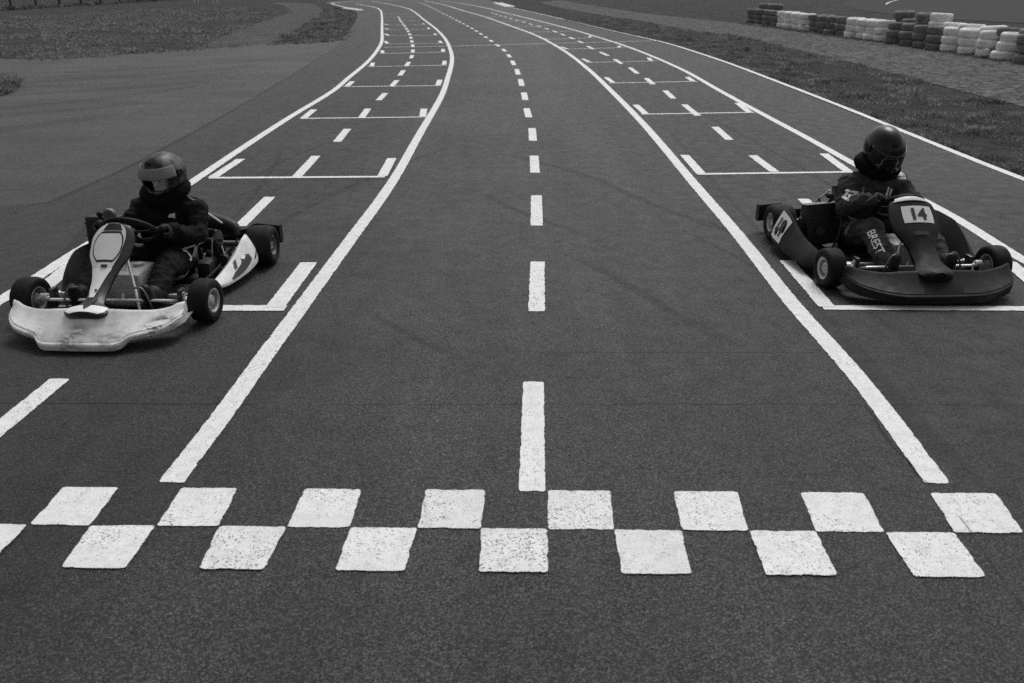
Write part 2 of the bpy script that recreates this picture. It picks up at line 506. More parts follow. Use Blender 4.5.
def resample(P, step):
    out = [P[0]]; acc = 0
    L = [0]
    for a, b in zip(P, P[1:]): L.append(L[-1] + (b - a).length)
    n = max(1, int(round(L[-1] / step)))
    res = []; k = 0
    for i in range(n + 1):
        s = L[-1] * i / n
        while k < len(P) - 2 and L[k + 1] < s: k += 1
        f = (s - L[k]) / max(1e-9, L[k + 1] - L[k])
        res.append(P[k].lerp(P[k + 1], f))
    return res, L[-1]

def ribbon(bm, P, w, z=.003, ends=True, jitter=0.0):
    """a painted band of width w along the polyline P, with distances to its edges kept in two uv maps"""
    un, uf = bm.loops.layers.uv['near'], bm.loops.layers.uv['far']
    N = len(P); L = [0]
    for a, b in zip(P, P[1:]): L.append(L[-1] + (b - a).length)
    rows = []
    for i, p in enumerate(P):
        t = P[min(i + 1, N - 1)] - P[max(i - 1, 0)]; t.z = 0; t.normalize()
        s = Vector((t.y, -t.x, 0))
        o = jitter * (random.random() - .5)
        rows.append((bm.verts.new((p.x - s.x * w / 2 + o, p.y - s.y * w / 2 + o, z)), bm.verts.new((p.x + s.x * w / 2 + o, p.y + s.y * w / 2 + o, z))))
    T = L[-1]
    for i in range(N - 1):
        (a, b), (c, d) = rows[i], rows[i + 1]
        f = bm.faces.new((a, b, d, c))
        dat = {a: (0, L[i]), b: (w, L[i]), d: (w, L[i + 1]), c: (0, L[i + 1])}
        for lp in f.loops:
            u, v = dat[lp.vert]
            lp[un].uv = (u, v if ends else 1.0); lp[uf].uv = (w - u, (T - v) if ends else 1.0)

def quad(bm, pts, z=.003):
    un, uf = bm.loops.layers.uv['near'], bm.loops.layers.uv['far']
    P = [Vector((p[0], p[1], z)) for p in pts]
    w = ((P[1] - P[0]).length + (P[2] - P[3]).length) / 2; h = ((P[3] - P[0]).length + (P[2] - P[1]).length) / 2
    f = bm.faces.new([bm.verts.new(p) for p in P])
    for lp, (u, v) in zip(f.loops, ((0, 0), (w, 0), (w, h), (0, h))):
        lp[un].uv = (u, v); lp[uf].uv = (w - u, h - v)

def finish_paint(name, bm, mat):
    for f in bm.faces:
        f.normal_update()
        if f.normal.z < 0: f.normal_flip()
    return structure(build(name, bm, mat, smooth=False, recalc=False))

def line(name, pix, w=.1, mat='paint', z=.003, ext=None):
    bm = strip_bm(); P = catmull(px(pix), 10)
    P, _ = resample(P, .25)
    ribbon(bm, P, w, z)
    return finish_paint(name, bm, M[mat])

L_IN = [(171, 483), (228.3, 407.5), (266.4, 354), (291, 321), (346.7, 245), (392.4, 181.9), (420.5, 132.7), (440.7, 97.7), (447.2, 80), (452, 60.5), (450, 48.8), (445.2, 39), (436.4, 29.3), (423.8, 19.5), (414, 11.7), (408, 8.6), (398.4, 6.2), (386, 3.6), (372, 1.6)]
L_OUT = [(-140, 390), (-60, 338), (0, 301), (45.7, 272), (80.8, 249.4), (135, 217.5), (189.7, 183.6), (238, 151), (290.5, 116.9), (332, 91.6), (349.5, 77.1), (367, 62.5), (376.9, 50.8), (381.8, 41), (382, 29.3), (381.8, 15.6), (380, 9.8), (374, 7.2), (366, 5.6), (356, 3.9)]
R_IN = [(937.5, 484), (885.5, 413.2), (847.5, 365.6), (807.5, 321), (784.5, 294), (735.6, 232), (693.5, 183), (644.3, 125), (609.2, 89), (587.2, 68.4), (562.8, 50), (535.9, 35.4), (509, 25.4), (484.6, 16.8), (462.8, 10.6), (443, 4.6), (425, 1)]
R_OUT = [(1180, 338), (1100, 297), (1024, 260.6), (949, 214.5), (853.3, 163.6), (805.9, 137.3), (756.7, 111), (719, 90.3), (682.4, 69.8), (645.8, 53.7), (616.5, 43), (592, 35.4), (575, 30.3), (550.6, 24), (523.7, 17.3), (501.7, 12), (484.6, 7.8), (462, 3.5), (440, 1)]
line('lane_line', L_IN); line('lane_line', L_OUT, mat='paint_fresh'); line('lane_line', R_IN, mat='paint_fresh'); line('lane_line', R_OUT, mat='paint_fresh')
line('edge_line', [(1240, 257), (1024, 179.3), (909, 133.6), (850.6, 110), (785, 84.5), (719, 59.8), (665.3, 42.9), (616.5, 31.8), (579.9, 23.2), (543.2, 14.7), (518.8, 9.3), (506, 5.8), (494, 1.6)], .095, 'paint_fresh')
line('edge_line', [(361.5, 10.6), (355, 9.6), (349, 8.2), (341, 6.3), (335, 4.8), (332, 3.6), (337, 2.6), (348, 1.9), (366, 1.1), (390, .4), (430, -.6)], .14, 'paint_fresh')
line('edge_line', [(886, 4.3), (889, 2.4), (894, .8), (900, -.6), (910, -3)], .14, 'paint_fresh', .004)
# white kerb slabs where the track narrows, each a low ramped block
def kerb(p0, p1, w):
    a, b = at(*p0), at(*p1); d = (b - a); L = d.length
    bm = bmesh.new()
    rz = math.atan2(d.y, d.x)
    rings = []
    for t in (0, .06, .94, 1):
        e = .02 if t in (0, 1) else .06
        rings.append([Vector((L * t, -w / 2, 0)), Vector((L * t, -w / 2 + .03, e * .6)), Vector((L * t, w / 2 - .12, e)), Vector((L * t, w / 2, 0))])
    loft(bm, rings)
    o = build('kerb', bm, M['paint_solid'], smooth=False); o.location = (a.x, a.y, .004); o.rotation_euler[2] = rz
    structure(o)
M['paint_solid'] = simple('kerb_paint', .6, .7, var=.12, scale=3, bmp=.2, dirt=.25)
kerb((344.5, 8.3), (360.5, 10.5), .55)
kerb((497.5, 3.2), (510.5, 6.9), .8)

# centre dashes: 1 on, 1 off
def dash_from_pixels(bm, rows, w):
    for p0, p1 in rows:
        P, _ = resample([at(*p0), at(*p1)], .12)
        ribbon(bm, P, w)

def dashes_along(bm, pix, start, on, period, w, n):
    P = catmull(px(pix), 12); P, T = resample(P, .1)
    k0 = min(range(len(P)), key=lambda i: (P[i] - at(*start)).length)
    step = T / (len(P) - 1)
    for j in range(n):
        a = k0 + int(round(j * period / step)); b = a + int(round(on / step))
        if b >= len(P): break
        ribbon(bm, P[a:b + 1:2] if (b - a) % 2 == 0 else P[a:b + 1], w)

C_MID = [(532, 492), (533.5, 382), (536.5, 311.7), (537.6, 261.9), (536.7, 225.9), (536.4, 195.6), (535.2, 173), (534, 155.9), (533, 141), (532, 128.3), (528.9, 117.5), (526.5, 108.4), (525, 99), (521.5, 83), (518, 72.5), (513.6, 63), (508.7, 55.5), (503.3, 49.6), (496, 44.3), (489.6, 39.8), (483.3, 35.6), (473.5, 29.3), (464.8, 24.6), (455, 19.5), (447, 15.4), (433.5, 8.6), (422, 3.5), (405, -.5)]
bm = strip_bm()
dash_from_pixels(bm, [(C_MID[0], C_MID[1])], .1)
f1 = finish_paint('centre_line', bm, M['paint_fresh'])
bm = strip_bm()
dash_from_pixels(bm, [(C_MID[i], C_MID[i + 1]) for i in (2, 4, 6, 8, 10)], .098)
dash_from_pixels(bm, [((525.4, 100.2), (523.8, 92.6)), ((521.9, 86), (520.3, 79.2)), ((518.4, 74.8), (516.6, 69.2)), ((514.2, 65.2), (512.2, 60.8))], .1)
dashes_along(bm, C_MID, (509.5, 57.4), .9, 1.92, .1, 30)
finish_paint('centre_line', bm, M['paint'])

L_MID = [(-60, 478), (0, 430), (60, 379), (160, 292), (240, 227), (270, 197), (297, 176.6), (316, 156), (337, 142), (347.5, 129), (361.5, 118), (368, 108.8), (378.5, 100.6), (385.5, 93.2), (391.5, 86.8), (397, 80.3), (404.5, 70.3), (409, 62.5), (412.3, 54.7), (412.8, 46), (411.8, 41), (409.5, 34), (406.5, 29), (401.5, 22), (397, 14.5), (395, 9)]
bm = strip_bm()
dash_from_pixels(bm, [((-40, 461), (60.5, 379)), ((112, 331), (172, 281)), ((240, 226.5), (270, 197)), ((297, 176.8), (316, 156)), ((337, 142), (347.5, 129)), ((361.5, 118), (368, 108.8)), ((378.5, 100.4), (385.5, 93.2)), ((391.5, 86.6), (397, 80.3)), ((399.8, 75.6), (403.6, 70.3)), ((406.2, 66.2), (409, 62))], .1)
dashes_along(bm, L_MID, (410.6, 58.6), 1.0, 1.93, .1, 14)
finish_paint('grid_line', bm, M['paint'])
R_MID = [(900, 283), (803, 199.5), (776, 173), (751.4, 155.5), (730.4, 140.4), (714.5, 127), (698.7, 115.8), (683.6, 104.6), (674, 98.6), (664.7, 90.6), (653.8, 84.6), (646, 78.3), (638, 73.7), (629.5, 67.7), (621.9, 64), (614.5, 59.3), (600, 52), (586, 44.5), (567, 36.3), (548, 29.3), (530, 24), (512, 19), (490, 12.5), (470, 7)]
bm = strip_bm()
dash_from_pixels(bm, [((838, 232), (803, 199)), ((774.5, 172), (752.5, 155.5)), ((729.5, 140), (715, 127)), ((698, 115.8), (684, 104.6)), ((673.5, 98.6), (665, 90.6)), ((653.3, 84.4), (646.2, 78.3)), ((637.6, 73.7), (629.8, 67.7)), ((621.6, 63.9), (614.7, 59.3)), ((608.3, 55.9), (600, 52)), ((593.5, 49.2), (587.4, 46.2))], .1)
dashes_along(bm, R_MID, (583, 43.2), 1.0, 1.95, .1, 14)
finish_paint('grid_line', bm, M['paint'])

# starting boxes: a thin cross line with a short tick at each end
def seg(bm, a, b, w, z=.0042):
    P, _ = resample([at(*a), at(*b)], .15); ribbon(bm, P, w, z)
bm = strip_bm()
for (xa, ya, xb, yb, lt, rt, wl, wt) in (
    (14, 308.5, 286, 308.5, (83, 256), (317, 263), .095, .115), (209, 178.2, 385.3, 177, (241, 159.3), (394, 158.5), .075, .1), (300, 118.7, 425.7, 117.2, (314, 109.8), (426, 109), .07, .1),
    (343, 86.9, 441, 85.8, (352.5, 81.6), (442, 80), .07, .1), (367.7, 66.8, 447, 65.4, (373, 62.9), (446.8, 61), .07, .1), (378.8, 53.7, 446, 52.3, (382, 50.6), (445, 49.2), .07, .1),
    (383.7, 44, 444, 43.4, (385, 41.3), (441.5, 41), .07, .1), (384.5, 36, 438.5, 35.4, (385.3, 34), (436.5, 33.6), .07, .1), (384.5, 29.9, 432, 29.4, (384.8, 28.4), (430.4, 27.8), .07, .1),
    (384, 25.2, 427, 24.8, (384, 24), (425, 23.6), .07, .1), (383.5, 21, 421, 20.7, None, None, .07, .1), (383, 17.2, 417, 17, None, None, .07, .1), (383, 14, 413, 13.8, None, None, .07, .1)):
    seg(bm, (xa, ya), (xb, yb), wl)
    if lt:
        s0 = 1 if xa > 100 else 0
        seg(bm, (xa + (4 if s0 else 6), ya - .4), lt, wt, .0054)
        seg(bm, (xb - (3.0 if xb > 320 else 11), yb - .4), (rt[0] - (2 if xb > 320 else 8), rt[1]), wt, .0054)
finish_paint('grid_box_marking', bm, M['paint_fresh'])
bm = strip_bm()
for (xa, ya, xb, yb, lt, rt, wl, wt) in (
    (822, 308, 1110, 309.5, (786.5, 261), None, .075, .1), (697, 174.4, 853, 172.2, (684.5, 155.4), (823.5, 154), .07, .1), (641.5, 114.4, 754, 112.6, (635.5, 105), (737.5, 103.3), .07, .1),
    (609, 83.2, 698, 81.6, (606, 77.6), (687, 77.2), .07, .1), (585.5, 62.6, 656, 61.2, (582.5, 59), (648.5, 58), .07, .1), (563, 49.3, 624, 47.8, (560.5, 47), (619.5, 46), .07, .1),
    (543, 39.7, 595, 37.6, (540, 38), (590, 36), .07, .1), (527.5, 32.4, 575, 31, None, None, .07, .1), (512, 26.9, 553, 25.6, None, None, .07, .1), (497, 21.6, 532, 20.6, None, None, .07, .1), (484, 17, 514, 16.1, None, None, .07, .1)):
    seg(bm, (xa, ya), (xb, yb), wl)
    if lt: seg(bm, (xa + (4 if xa < 800 else 5), ya - .4), lt, wt, .0054)
    if rt: seg(bm, (xb - 5, yb - .3), rt, wt, .0054)
seg(bm, (1040, 290), (1008, 262), .1, .0054)
finish_paint('grid_box_marking', bm, M['paint_fresh'])
line('cross_line', [(383.5, 47.6), (453, 46.3), (530, 44.2), (600, 42.4), (661, 40.9)], .075, 'paint', .0066)

# chequered start line
mid = [(29, 90), (156, 219), (287, 350), (417.3, 481), (547.6, 614), (681.7, 748.5), (816, 884.5), (954.3, 1024)]
top = [(63.5, 119.3), (182, 238.7), (304.7, 362), (425.6, 486), (547.6, 611), (673, 737.4), (800, 864), (929.7, 996)]
bot = [(61, 126), (199, 265), (335, 405), (479, 549), (621.4, 691.7), (766, 837.8), (914, 987)]
ym = lambda x: 525.5 + 8 * (x - 29) / 925
yt = lambda x: 487.5 + 6 * (x - 63) / 870
yb = lambda x: 568.8 + 9 * (x - 61) / 853
bmA = strip_bm(); bmB = strip_bm()
for k in range(-2, 10):
    def edge(tab, k, i):
        if 0 <= k < len(tab): return tab[k][i]
        if k < 0: return tab[0][i] + k * (tab[1][i] - tab[0][i])
        return tab[-1][i] + (k - len(tab) + 1) * (tab[-1][i] - tab[-2][i])
    a, b = edge(mid, k, 0), edge(mid, k, 1); c, d = edge(top, k, 0), edge(top, k, 1)
    quad(bmB if k in (3, 4) else bmA, [at(a, ym(a)), at(b, ym(b)), at(d, yt(d)), at(c, yt(c))], .003 + .001 * (k % 2))
    e, f = edge(bot, k, 0), edge(bot, k, 1); a2, b2 = edge(mid, k, 1), edge(mid, k + 1, 0)
    quad(bmB if k in (1, 3, 4) else bmA, [at(e, yb(e)), at(f, yb(f)), at(b2, ym(b2)), at(a2, ym(a2))], .005 + .001 * (k % 2))
finish_paint('start_line', bmA, M['paint']); finish_paint('start_line', bmB, M['paint_worn'])

# cracks, the tarred seam and old rubber marks on the asphalt
def crack(pix, w, jit, step=.05, z=.0012):
    bm = strip_bm(); P, _ = resample(catmull(px(pix), 6), step)
    for i, p in enumerate(P): p.y += jit * noise.noise((p.x * 3, p.y * 3, 0)) ; p.x += jit * noise.noise((p.x * 3, p.y * 3, 7))
    i = 0
    while i < len(P) - 2:
        j = min(len(P), i + random.randint(6, 34)); ribbon(bm, P[i:j], w * random.uniform(.4, 1.0), z, jitter=w * .8); i = j + random.choice((0, 1, 2, 6))
    return finish_paint('asphalt_crack', bm, M['crack'])
crack([(-30, 403), (200, 404), (420, 404.5), (700, 404), (1050, 405)], .0035, .006)
crack([(500, 352), (700, 352.5), (900, 352), (1050, 352)], .0025, .006)
crack([(932, 487), (918, 479), (907, 462), (892, 444), (876, 421), (862, 405)], .0045, .02, .03, .0075)
crack([(960, 520), (985, 553), (1005, 580), (1030, 615)], .0028, .02, .03, .0075)
def skid(pix, w, z=.0016):
    bm = strip_bm(); P, _ = resample(catmull(px(pix), 10), .15); ribbon(bm, P, w, z)
    return finish_paint('skid_mark', bm, M['rubber_mark'])
skid([(490, 153), (530, 160), (590, 177), (650, 203), (720, 228), (790, 250)], .11)
skid([(480, 190), (510, 207), (545, 221), (600, 240)], .09, .0018)
skid([(840, 330), (880, 380), (930, 440), (1000, 500)], .13, .0020)
skid([(560, 250), (620, 280), (690, 322), (760, 350)], .10, .0022)
skid([(350, 300), (420, 340), (500, 372)], .08, .0024)
skid([(0, 206), (46, 202.5), (91, 183.5), (137, 162), (234, 109.4), (293, 74.3), (324, 55.3)], .10, .0026)

rs = random.Random(11)
for k in range(16):      # faint overlapping rubber where karts pull away from their boxes
    side = rs.choice((-1, 1)); x = {-1: -2.1, 1: 2.4, 0: .2}[side] + rs.uniform(-.75, .75); y = rs.uniform(2.5, 8.5); L = rs.uniform(2, 6); dx = rs.uniform(-.12, .12) - .02 * side
    bm = strip_bm(); P, _ = resample(catmull([(x, y, 0), (x + dx * L * .3, y + L * .33, 0), (x + dx * L * .9, y + L * .66, 0), (x + dx * L * 1.8, y + L, 0)], 8), .15)
    ribbon(bm, P, rs.uniform(.05, .09), .00155 + k * .00004); finish_paint('skid_mark', bm, M['rubber_mark'])
for k in range(7):       # turning tracks on the paddock
    y = 9.5 + k * 1.5; bm = strip_bm(); P, _ = resample(catmull([(-13, y + rs.uniform(-1, 2), 0), (-9.5, y + rs.uniform(-.5, .8), 0), (-7, y + 1 + rs.uniform(0, 1), 0), (-5.5, y + 3 + rs.uniform(0, 1.5), 0)], 8), .25)
    ribbon(bm, P, rs.uniform(.2, .6), .0028 + k * .0001); finish_paint('skid_mark', bm, M['rubber_faint'])

# ------------------------------------------------------------------ grass tufts
def blades(name, spots, h, text, lean=.5, w=.012, mat='blades'):
    """spots: array of x,y,z,scale"""
    n = len(spots)
    ang = RNG.uniform(0, 2 * PI, n); tilt = RNG.normal(0, lean, (n, 2))
    hh = h * spots[:, 3] * RNG.uniform(.5, 1.25, n); ww = w * spots[:, 3] ** .5 * RNG.uniform(.7, 1.5, n)
    base = spots[:, :3]
    dx = np.stack([np.cos(ang), np.sin(ang), np.zeros(n)], 1) * ww[:, None] * .5
    tip = base + np.stack([tilt[:, 0] * hh, tilt[:, 1] * hh, hh], 1)
    mid_ = base + np.stack([tilt[:, 0] * hh * .3, tilt[:, 1] * hh * .3, hh * .6], 1)
    V = np.stack([base - dx, base + dx, mid_ + dx * .7, tip, mid_ - dx * .7], 1).reshape(-1, 3)
    me = bpy.data.meshes.new(name)
    me.vertices.add(n * 5); me.vertices.foreach_set('co', V.ravel())
    me.loops.add(n * 5); me.loops.foreach_set('vertex_index', np.arange(n * 5, dtype=np.int32))
    me.polygons.add(n); me.polygons.foreach_set('loop_start', np.arange(n, dtype=np.int32) * 5)
    me.update(calc_edges=True); me.validate()
    me.materials.append(M[mat])
    return stuff(put(name, me), text, 'grass')

def inside_poly(P, x, y):
    c = np.zeros(len(x), bool); n = len(P)
    for i in range(n):
        x1, y1 = P[i][0], P[i][1]; x2, y2 = P[i - 1][0], P[i - 1][1]
        m = ((y1 > y) != (y2 > y)) & (x < (x2 - x1) * (y - y1) / (y2 - y1 + 1e-12) + x1)
        c ^= m
    return c

def fbm(x, y, f):
    return np.array([noise.fractal(Vector((a * f, b * f, 3.1)), 1.0, 2.0, 4) for a, b in zip(x, y)])

def scatter(poly, n, f=.8, thr=-.2, grow=1.0):
    P = np.array([(p[0], p[1]) for p in poly]); lo, hi = P.min(0), P.max(0)
    x = RNG.uniform(lo[0], hi[0], n * 3); y = RNG.uniform(lo[1], hi[1], n * 3)
    k = inside_poly(P, x, y); x, y = x[k][:n], y[k][:n]
    q = fbm(x, y, f)
    k = q > thr + RNG.normal(0, .12, len(q)); x, y, q = x[k], y[k], q[k]
    return np.stack([x, y, np.full(len(x), -.02), np.clip(.75 + q * 1.1, .4, 1.7) * grow], 1)

er = catmull(EDGE_R, 6)
lo_ = catmull(GR_LO, 4)
verge = [p for p in er if p.y < 48] + [p for p in lo_ if p.y < 48]
ed = [p + Vector((.2, .02, 0)) for p in er if p.y < 48]
verge_poly = ed + [p for p in lo_ if p.y < 48]
sp = [scatter(verge_poly, 52000, 1.1, -.03)]
# ragged fringe hanging over the asphalt edge
E, T = resample([p for p in er if 5 < p.y < 45], .02)
E = np.array([(p.x, p.y) for p in E])
E = np.repeat(E, 3, 0)
n_ = len(E); off = np.abs(RNG.normal(.05, .09, n_))
sp.append(np.stack([E[:, 0] + .13 + off, E[:, 1] + RNG.normal(0, .02, n_), np.full(n_, -.02), RNG.uniform(.5, 1.1, n_)], 1))
blades('verge_grass', np.concatenate(sp), .055, 'dark rough grass verge between the right edge line and the gravel strip', w=.02)
dark_tri = px([(268, 45), (281, 37), (300, 28), (318, 17), (326, 8), (340, 9.5), (352, 12), (354, 18), (347, 30), (336, 41), (305, 44)])
blades('infield_grass', scatter(dark_tri, 14000, .5, -.35, 1.3), .08, 'dark grass wedge between the dirt path and the bend of the track', w=.05)
left_field = px([(-30, 58), (0, 58.5), (60, 59), (100, 57), (150, 54.5), (195, 50), (212, 41), (250, 26.5), (292, 12), (286, 7), (180, 8), (0, 16)])
blades('field_grass', scatter(left_field, 30000, .35, -.05, 1.2), .065, 'rough tussocky grass field beyond the paddock on the left', w=.07, mat='blades_pale')
PB, T = resample(catmull(PAD, 6), .05); E = np.repeat(np.array([(p.x, p.y) for p in PB]), 4, 0); n_ = len(E)
e_ = fbm(E[:, 0], E[:, 1], 1.3) > -.05; E = E[e_]; n_ = len(E)
blades('border_grass', np.stack([E[:, 0] + RNG.normal(0, .15, n_), E[:, 1] + RNG.normal(-.05, .28, n_), np.full(n_, -.02), RNG.uniform(.4, 1.2, n_)], 1), .06, 'ragged grass growing over the far border of the paddock', w=.05)
mound = px([(-40, 100), (0, 96), (14, 92), (19, 86), (14, 81), (0, 77), (-40, 74)])
blades('mound_grass', scatter(mound, 9000, .8, -.6, 2.2), .07, 'small dark clump of grass at the left edge of the paddock', w=.03)

# ------------------------------------------------------------------ tyre barrier
def tyre_mesh(name, mat, rad, wid, tread=True):
    bm = bmesh.new(); hw = wid / 2; ri = rad * .60
    prof = [(ri, -hw * .62), (ri + .01, -hw * .80), (rad * .72, -hw * .98), (rad * .82, -hw), (rad * .91, -hw * .90), (rad * .965, -hw * .70), (rad * .992, -hw * .48)]
    for k in (-.28, .02, .3):
        prof += [(rad, hw * (k - .06)), (rad - .012, hw * (k - .04)), (rad - .012, hw * (k + .04)), (rad, hw * (k + .06))]
    prof += [(rad * .992, hw * .48), (rad * .965, hw * .70), (rad * .91, hw * .90), (rad * .82, hw), (rad * .72, hw * .98), (ri + .01, hw * .80), (ri, hw * .62), (ri + .025, hw * .5), (rad * .9, hw * .3), (rad * .9, -hw * .3), (ri + .025, -hw * .5)]
    lathe(bm, prof, 'z', 36)
    bmesh.ops.recalc_face_normals(bm, faces=bm.faces)
    me = bpy.data.meshes.new(name); bm.to_mesh(me); bm.free(); me.materials.append(mat)
    me.polygons.foreach_set('use_smooth', [True] * len(me.polygons)); me.set_sharp_from_angle(angle=R(35))
    return me
TR, TW = .32, .21
tw_ = tyre_mesh('white_tyre', M['white_tyre'], TR, TW); tb_ = tyre_mesh('dark_tyre', M['old_rubber'], TR, TW)
TIER = ['bottom', 'second', 'third', 'top']
ORD = ['first', 'second', 'third', 'fourth', 'fifth', 'sixth']
def stack(p, white, tiers, where, dz=0.0, topwhite=None):
    z = dz
    for t in range(tiers):
        o = put('tyre', tw_ if white else tb_)
        o.location = (p.x + random.uniform(-.05, .05), p.y + random.uniform(-.05, .05), z + TW / 2 - .02)
        o.rotation_euler = (random.uniform(-.05, .05), random.uniform(-.05, .05), random.uniform(0, 6))
        s = random.uniform(.92, 1.06); o.scale = (s, s, random.uniform(.95, 1.03))
        z += TW * o.scale[2] * .985
        tier = 'top' if t == tiers - 1 else ('bottom' if t == 0 else ('middle' if tiers == 3 else TIER[t]))
        label(o, f"{tier} {'white painted' if white else 'dark'} tyre, {where}", 'tyre', 'tyres stacked in the barrier')

blocks = [  # pixel x span of the base, base y at both ends, white?, wording
    (753, 23.6, 776, 26.6, False, 'far end dark block'), (783, 27.8, 806, 31, True, 'far white block'), (815, 32.4, 843, 36.2, False, 'dark block after far white'),
    (854, 38, 884, 41.6, True, 'middle white block'), (896, 44, 937, 50, False, 'dark block after middle white'), (953, 52, 1009, 60.5, True, 'near white block'), (1030, 64, 1090, 74, False, 'dark block at near end')]
for (xa, ya, xb, yb_, wh, txt) in blocks:
    a, b = at(xa, ya), at(xb, yb_)
    for k in range(4):
        p = a.lerp(b, k / 3) + Vector((.12, .28, 0))
        stack(p, wh, 3, f"{ORD[k]} stack of front row, {txt}")
# second row, one tyre higher, visible behind the near half
back = [((894, 44.5), False, 4), ((904, 46), False, 3), ((916, 48), False, 4), ((928, 50), True, 4), ((944, 52.5), True, 3), ((962, 55), True, 3), ((981, 58), True, 3), ((1000, 61), False, 3), ((1022, 64), False, 3)]
wn = {True: 0, False: 0}
for (q, wh, t) in back:
    p = at(*q) + Vector((.62, .98, 0))
    stack(p, wh, t, f"{ORD[wn[wh]]} {'white' if wh else 'dark'} stack of rear row from far end", .09)
    wn[wh] += 1
for k, (q, t) in enumerate((((760, 24), 4), ((770, 25.4), 4), ((788, 28), 3))):
    p = at(*q) + Vector((.5, 1.2, 0))
    stack(p, False, t, f"{ORD[k]} stack behind the far end of the barrier")
tb_line = catmull(px([(745, 23.5), (800, 30.5), (845, 37), (890, 42.6), (945, 50.5), (1000, 59), (1090, 73)]), 10)
E, T = resample(tb_line, .03); E = np.array([(p.x, p.y) for p in E]); E = np.repeat(E, 7, 0); n_ = len(E)
blades('barrier_weeds', np.stack([E[:, 0] + RNG.normal(-.08, .13, n_), E[:, 1] + RNG.normal(-.18, .14, n_), np.full(n_, -.02), RNG.uniform(.5, 1.6, n_)], 1), .05, 'dark weeds growing along the foot of the tyre barrier', w=.025)

# ------------------------------------------------------------------ field fence and sign frames
fence = empty('fence', at(0, 10.5))
label(fence, 'dark post and wire fence along the far side of the left field', 'fence')
posts_px = [(-14, 11.4), (11.5, 9.8), (36.5, 8.3), (60, 6.9), (81.5, 5.6), (101, 4.5), (120, 3.3), (138, 2.2), (155, 1.2), (171, .2), (186, -.8)]
o0 = fence.location
for p in posts_px:
    q = at(*p) - o0
    bm = bmesh.new(); tube(bm, [(q.x, q.y, -.1), (q.x + .02, q.y, 1.0), (q.x, q.y, 1.9)], .075, 8)
    build('post', bm, M['post_dark'], fence)
bm = bmesh.new()
ends = [at(*posts_px[0]) - o0, at(*posts_px[-1]) - o0]
for h in np.arange(.06, 1.85, .16):
    tube(bm, [ends[0] + Vector((0, 0, h)), ends[1] + Vector((0, 0, h))], .012, 5)
for k in range(220):
    p = ends[0].lerp(ends[1], k / 219); tube(bm, [p + Vector((0, 0, .02)), p + Vector((0, 0, 1.8))], .008, 4)
build('wire', bm, M['wire'], fence, smooth=False)
F, T = resample([at(*posts_px[0]), at(*posts_px[-1])], .05); E = np.repeat(np.array([(p.x, p.y) for p in F]), 6, 0); n_ = len(E)
blades('fence_weeds', np.stack([E[:, 0] + RNG.normal(0, .12, n_), E[:, 1] + RNG.normal(0, .2, n_), np.full(n_, -.02), RNG.uniform(.6, 1.8, n_)], 1), .16, 'dark strip of long grass under the field fence', w=.08)
for k, (xa, xb, y) in enumerate(((194.8, 198.6, 3.4), (213.6, 217.4, 3.6))):
    a, b = at(xa, y), at(xb, y); c = (a + b) / 2
    sgn = empty('track_sign', c)
    label(sgn, ('pair of white sign legs in the far field, nearer the fence' if k == 0 else 'pair of white sign legs in the far field, nearer the dirt path'), 'sign', 'white sign frames in the field')
    for q in (a, b):
        bm = bmesh.new(); d = q - c; tube(bm, [(d.x, d.y, -.05), (d.x, d.y, 1.6)], .045, 8); build('leg', bm, M['post_white'], sgn)
    bm = bmesh.new(); d = (b - a).length / 2 + .15; box(bm, (-d, -.075, .9), (d, -.05, 1.6), .006); build('sign_board', bm, M['post_white'], sgn)

# ------------------------------------------------------------------ karts
def lerp_tab(tab, s):
    for (a, b) in zip(tab, tab[1:]):
        if s <= b[0]:
            k = tab.index(a); f = (s - a[0]) / (b[0] - a[0]); h = b[0] - a[0]; out = []
            for i in range(1, len(a)):
                def slope(j):
                    if j <= 0 or j >= len(tab) - 1: return 0.0 if j <= 0 else (tab[-1][i] - tab[-2][i]) / (tab[-1][0] - tab[-2][0])
                    l = (tab[j][i] - tab[j - 1][i]) / (tab[j][0] - tab[j - 1][0]); r = (tab[j + 1][i] - tab[j][i]) / (tab[j + 1][0] - tab[j][0])
                    return 0.0 if l * r <= 0 else 2 * l * r / (l + r)
                m0, m1 = slope(k) * h, slope(k + 1) * h
                out.append((2 * f ** 3 - 3 * f * f + 1) * a[i] + (f ** 3 - 2 * f * f + f) * m0 + (-2 * f ** 3 + 3 * f * f) * b[i] + (f ** 3 - f * f) * m1)
            return out
    return list(tab[-1][1:])

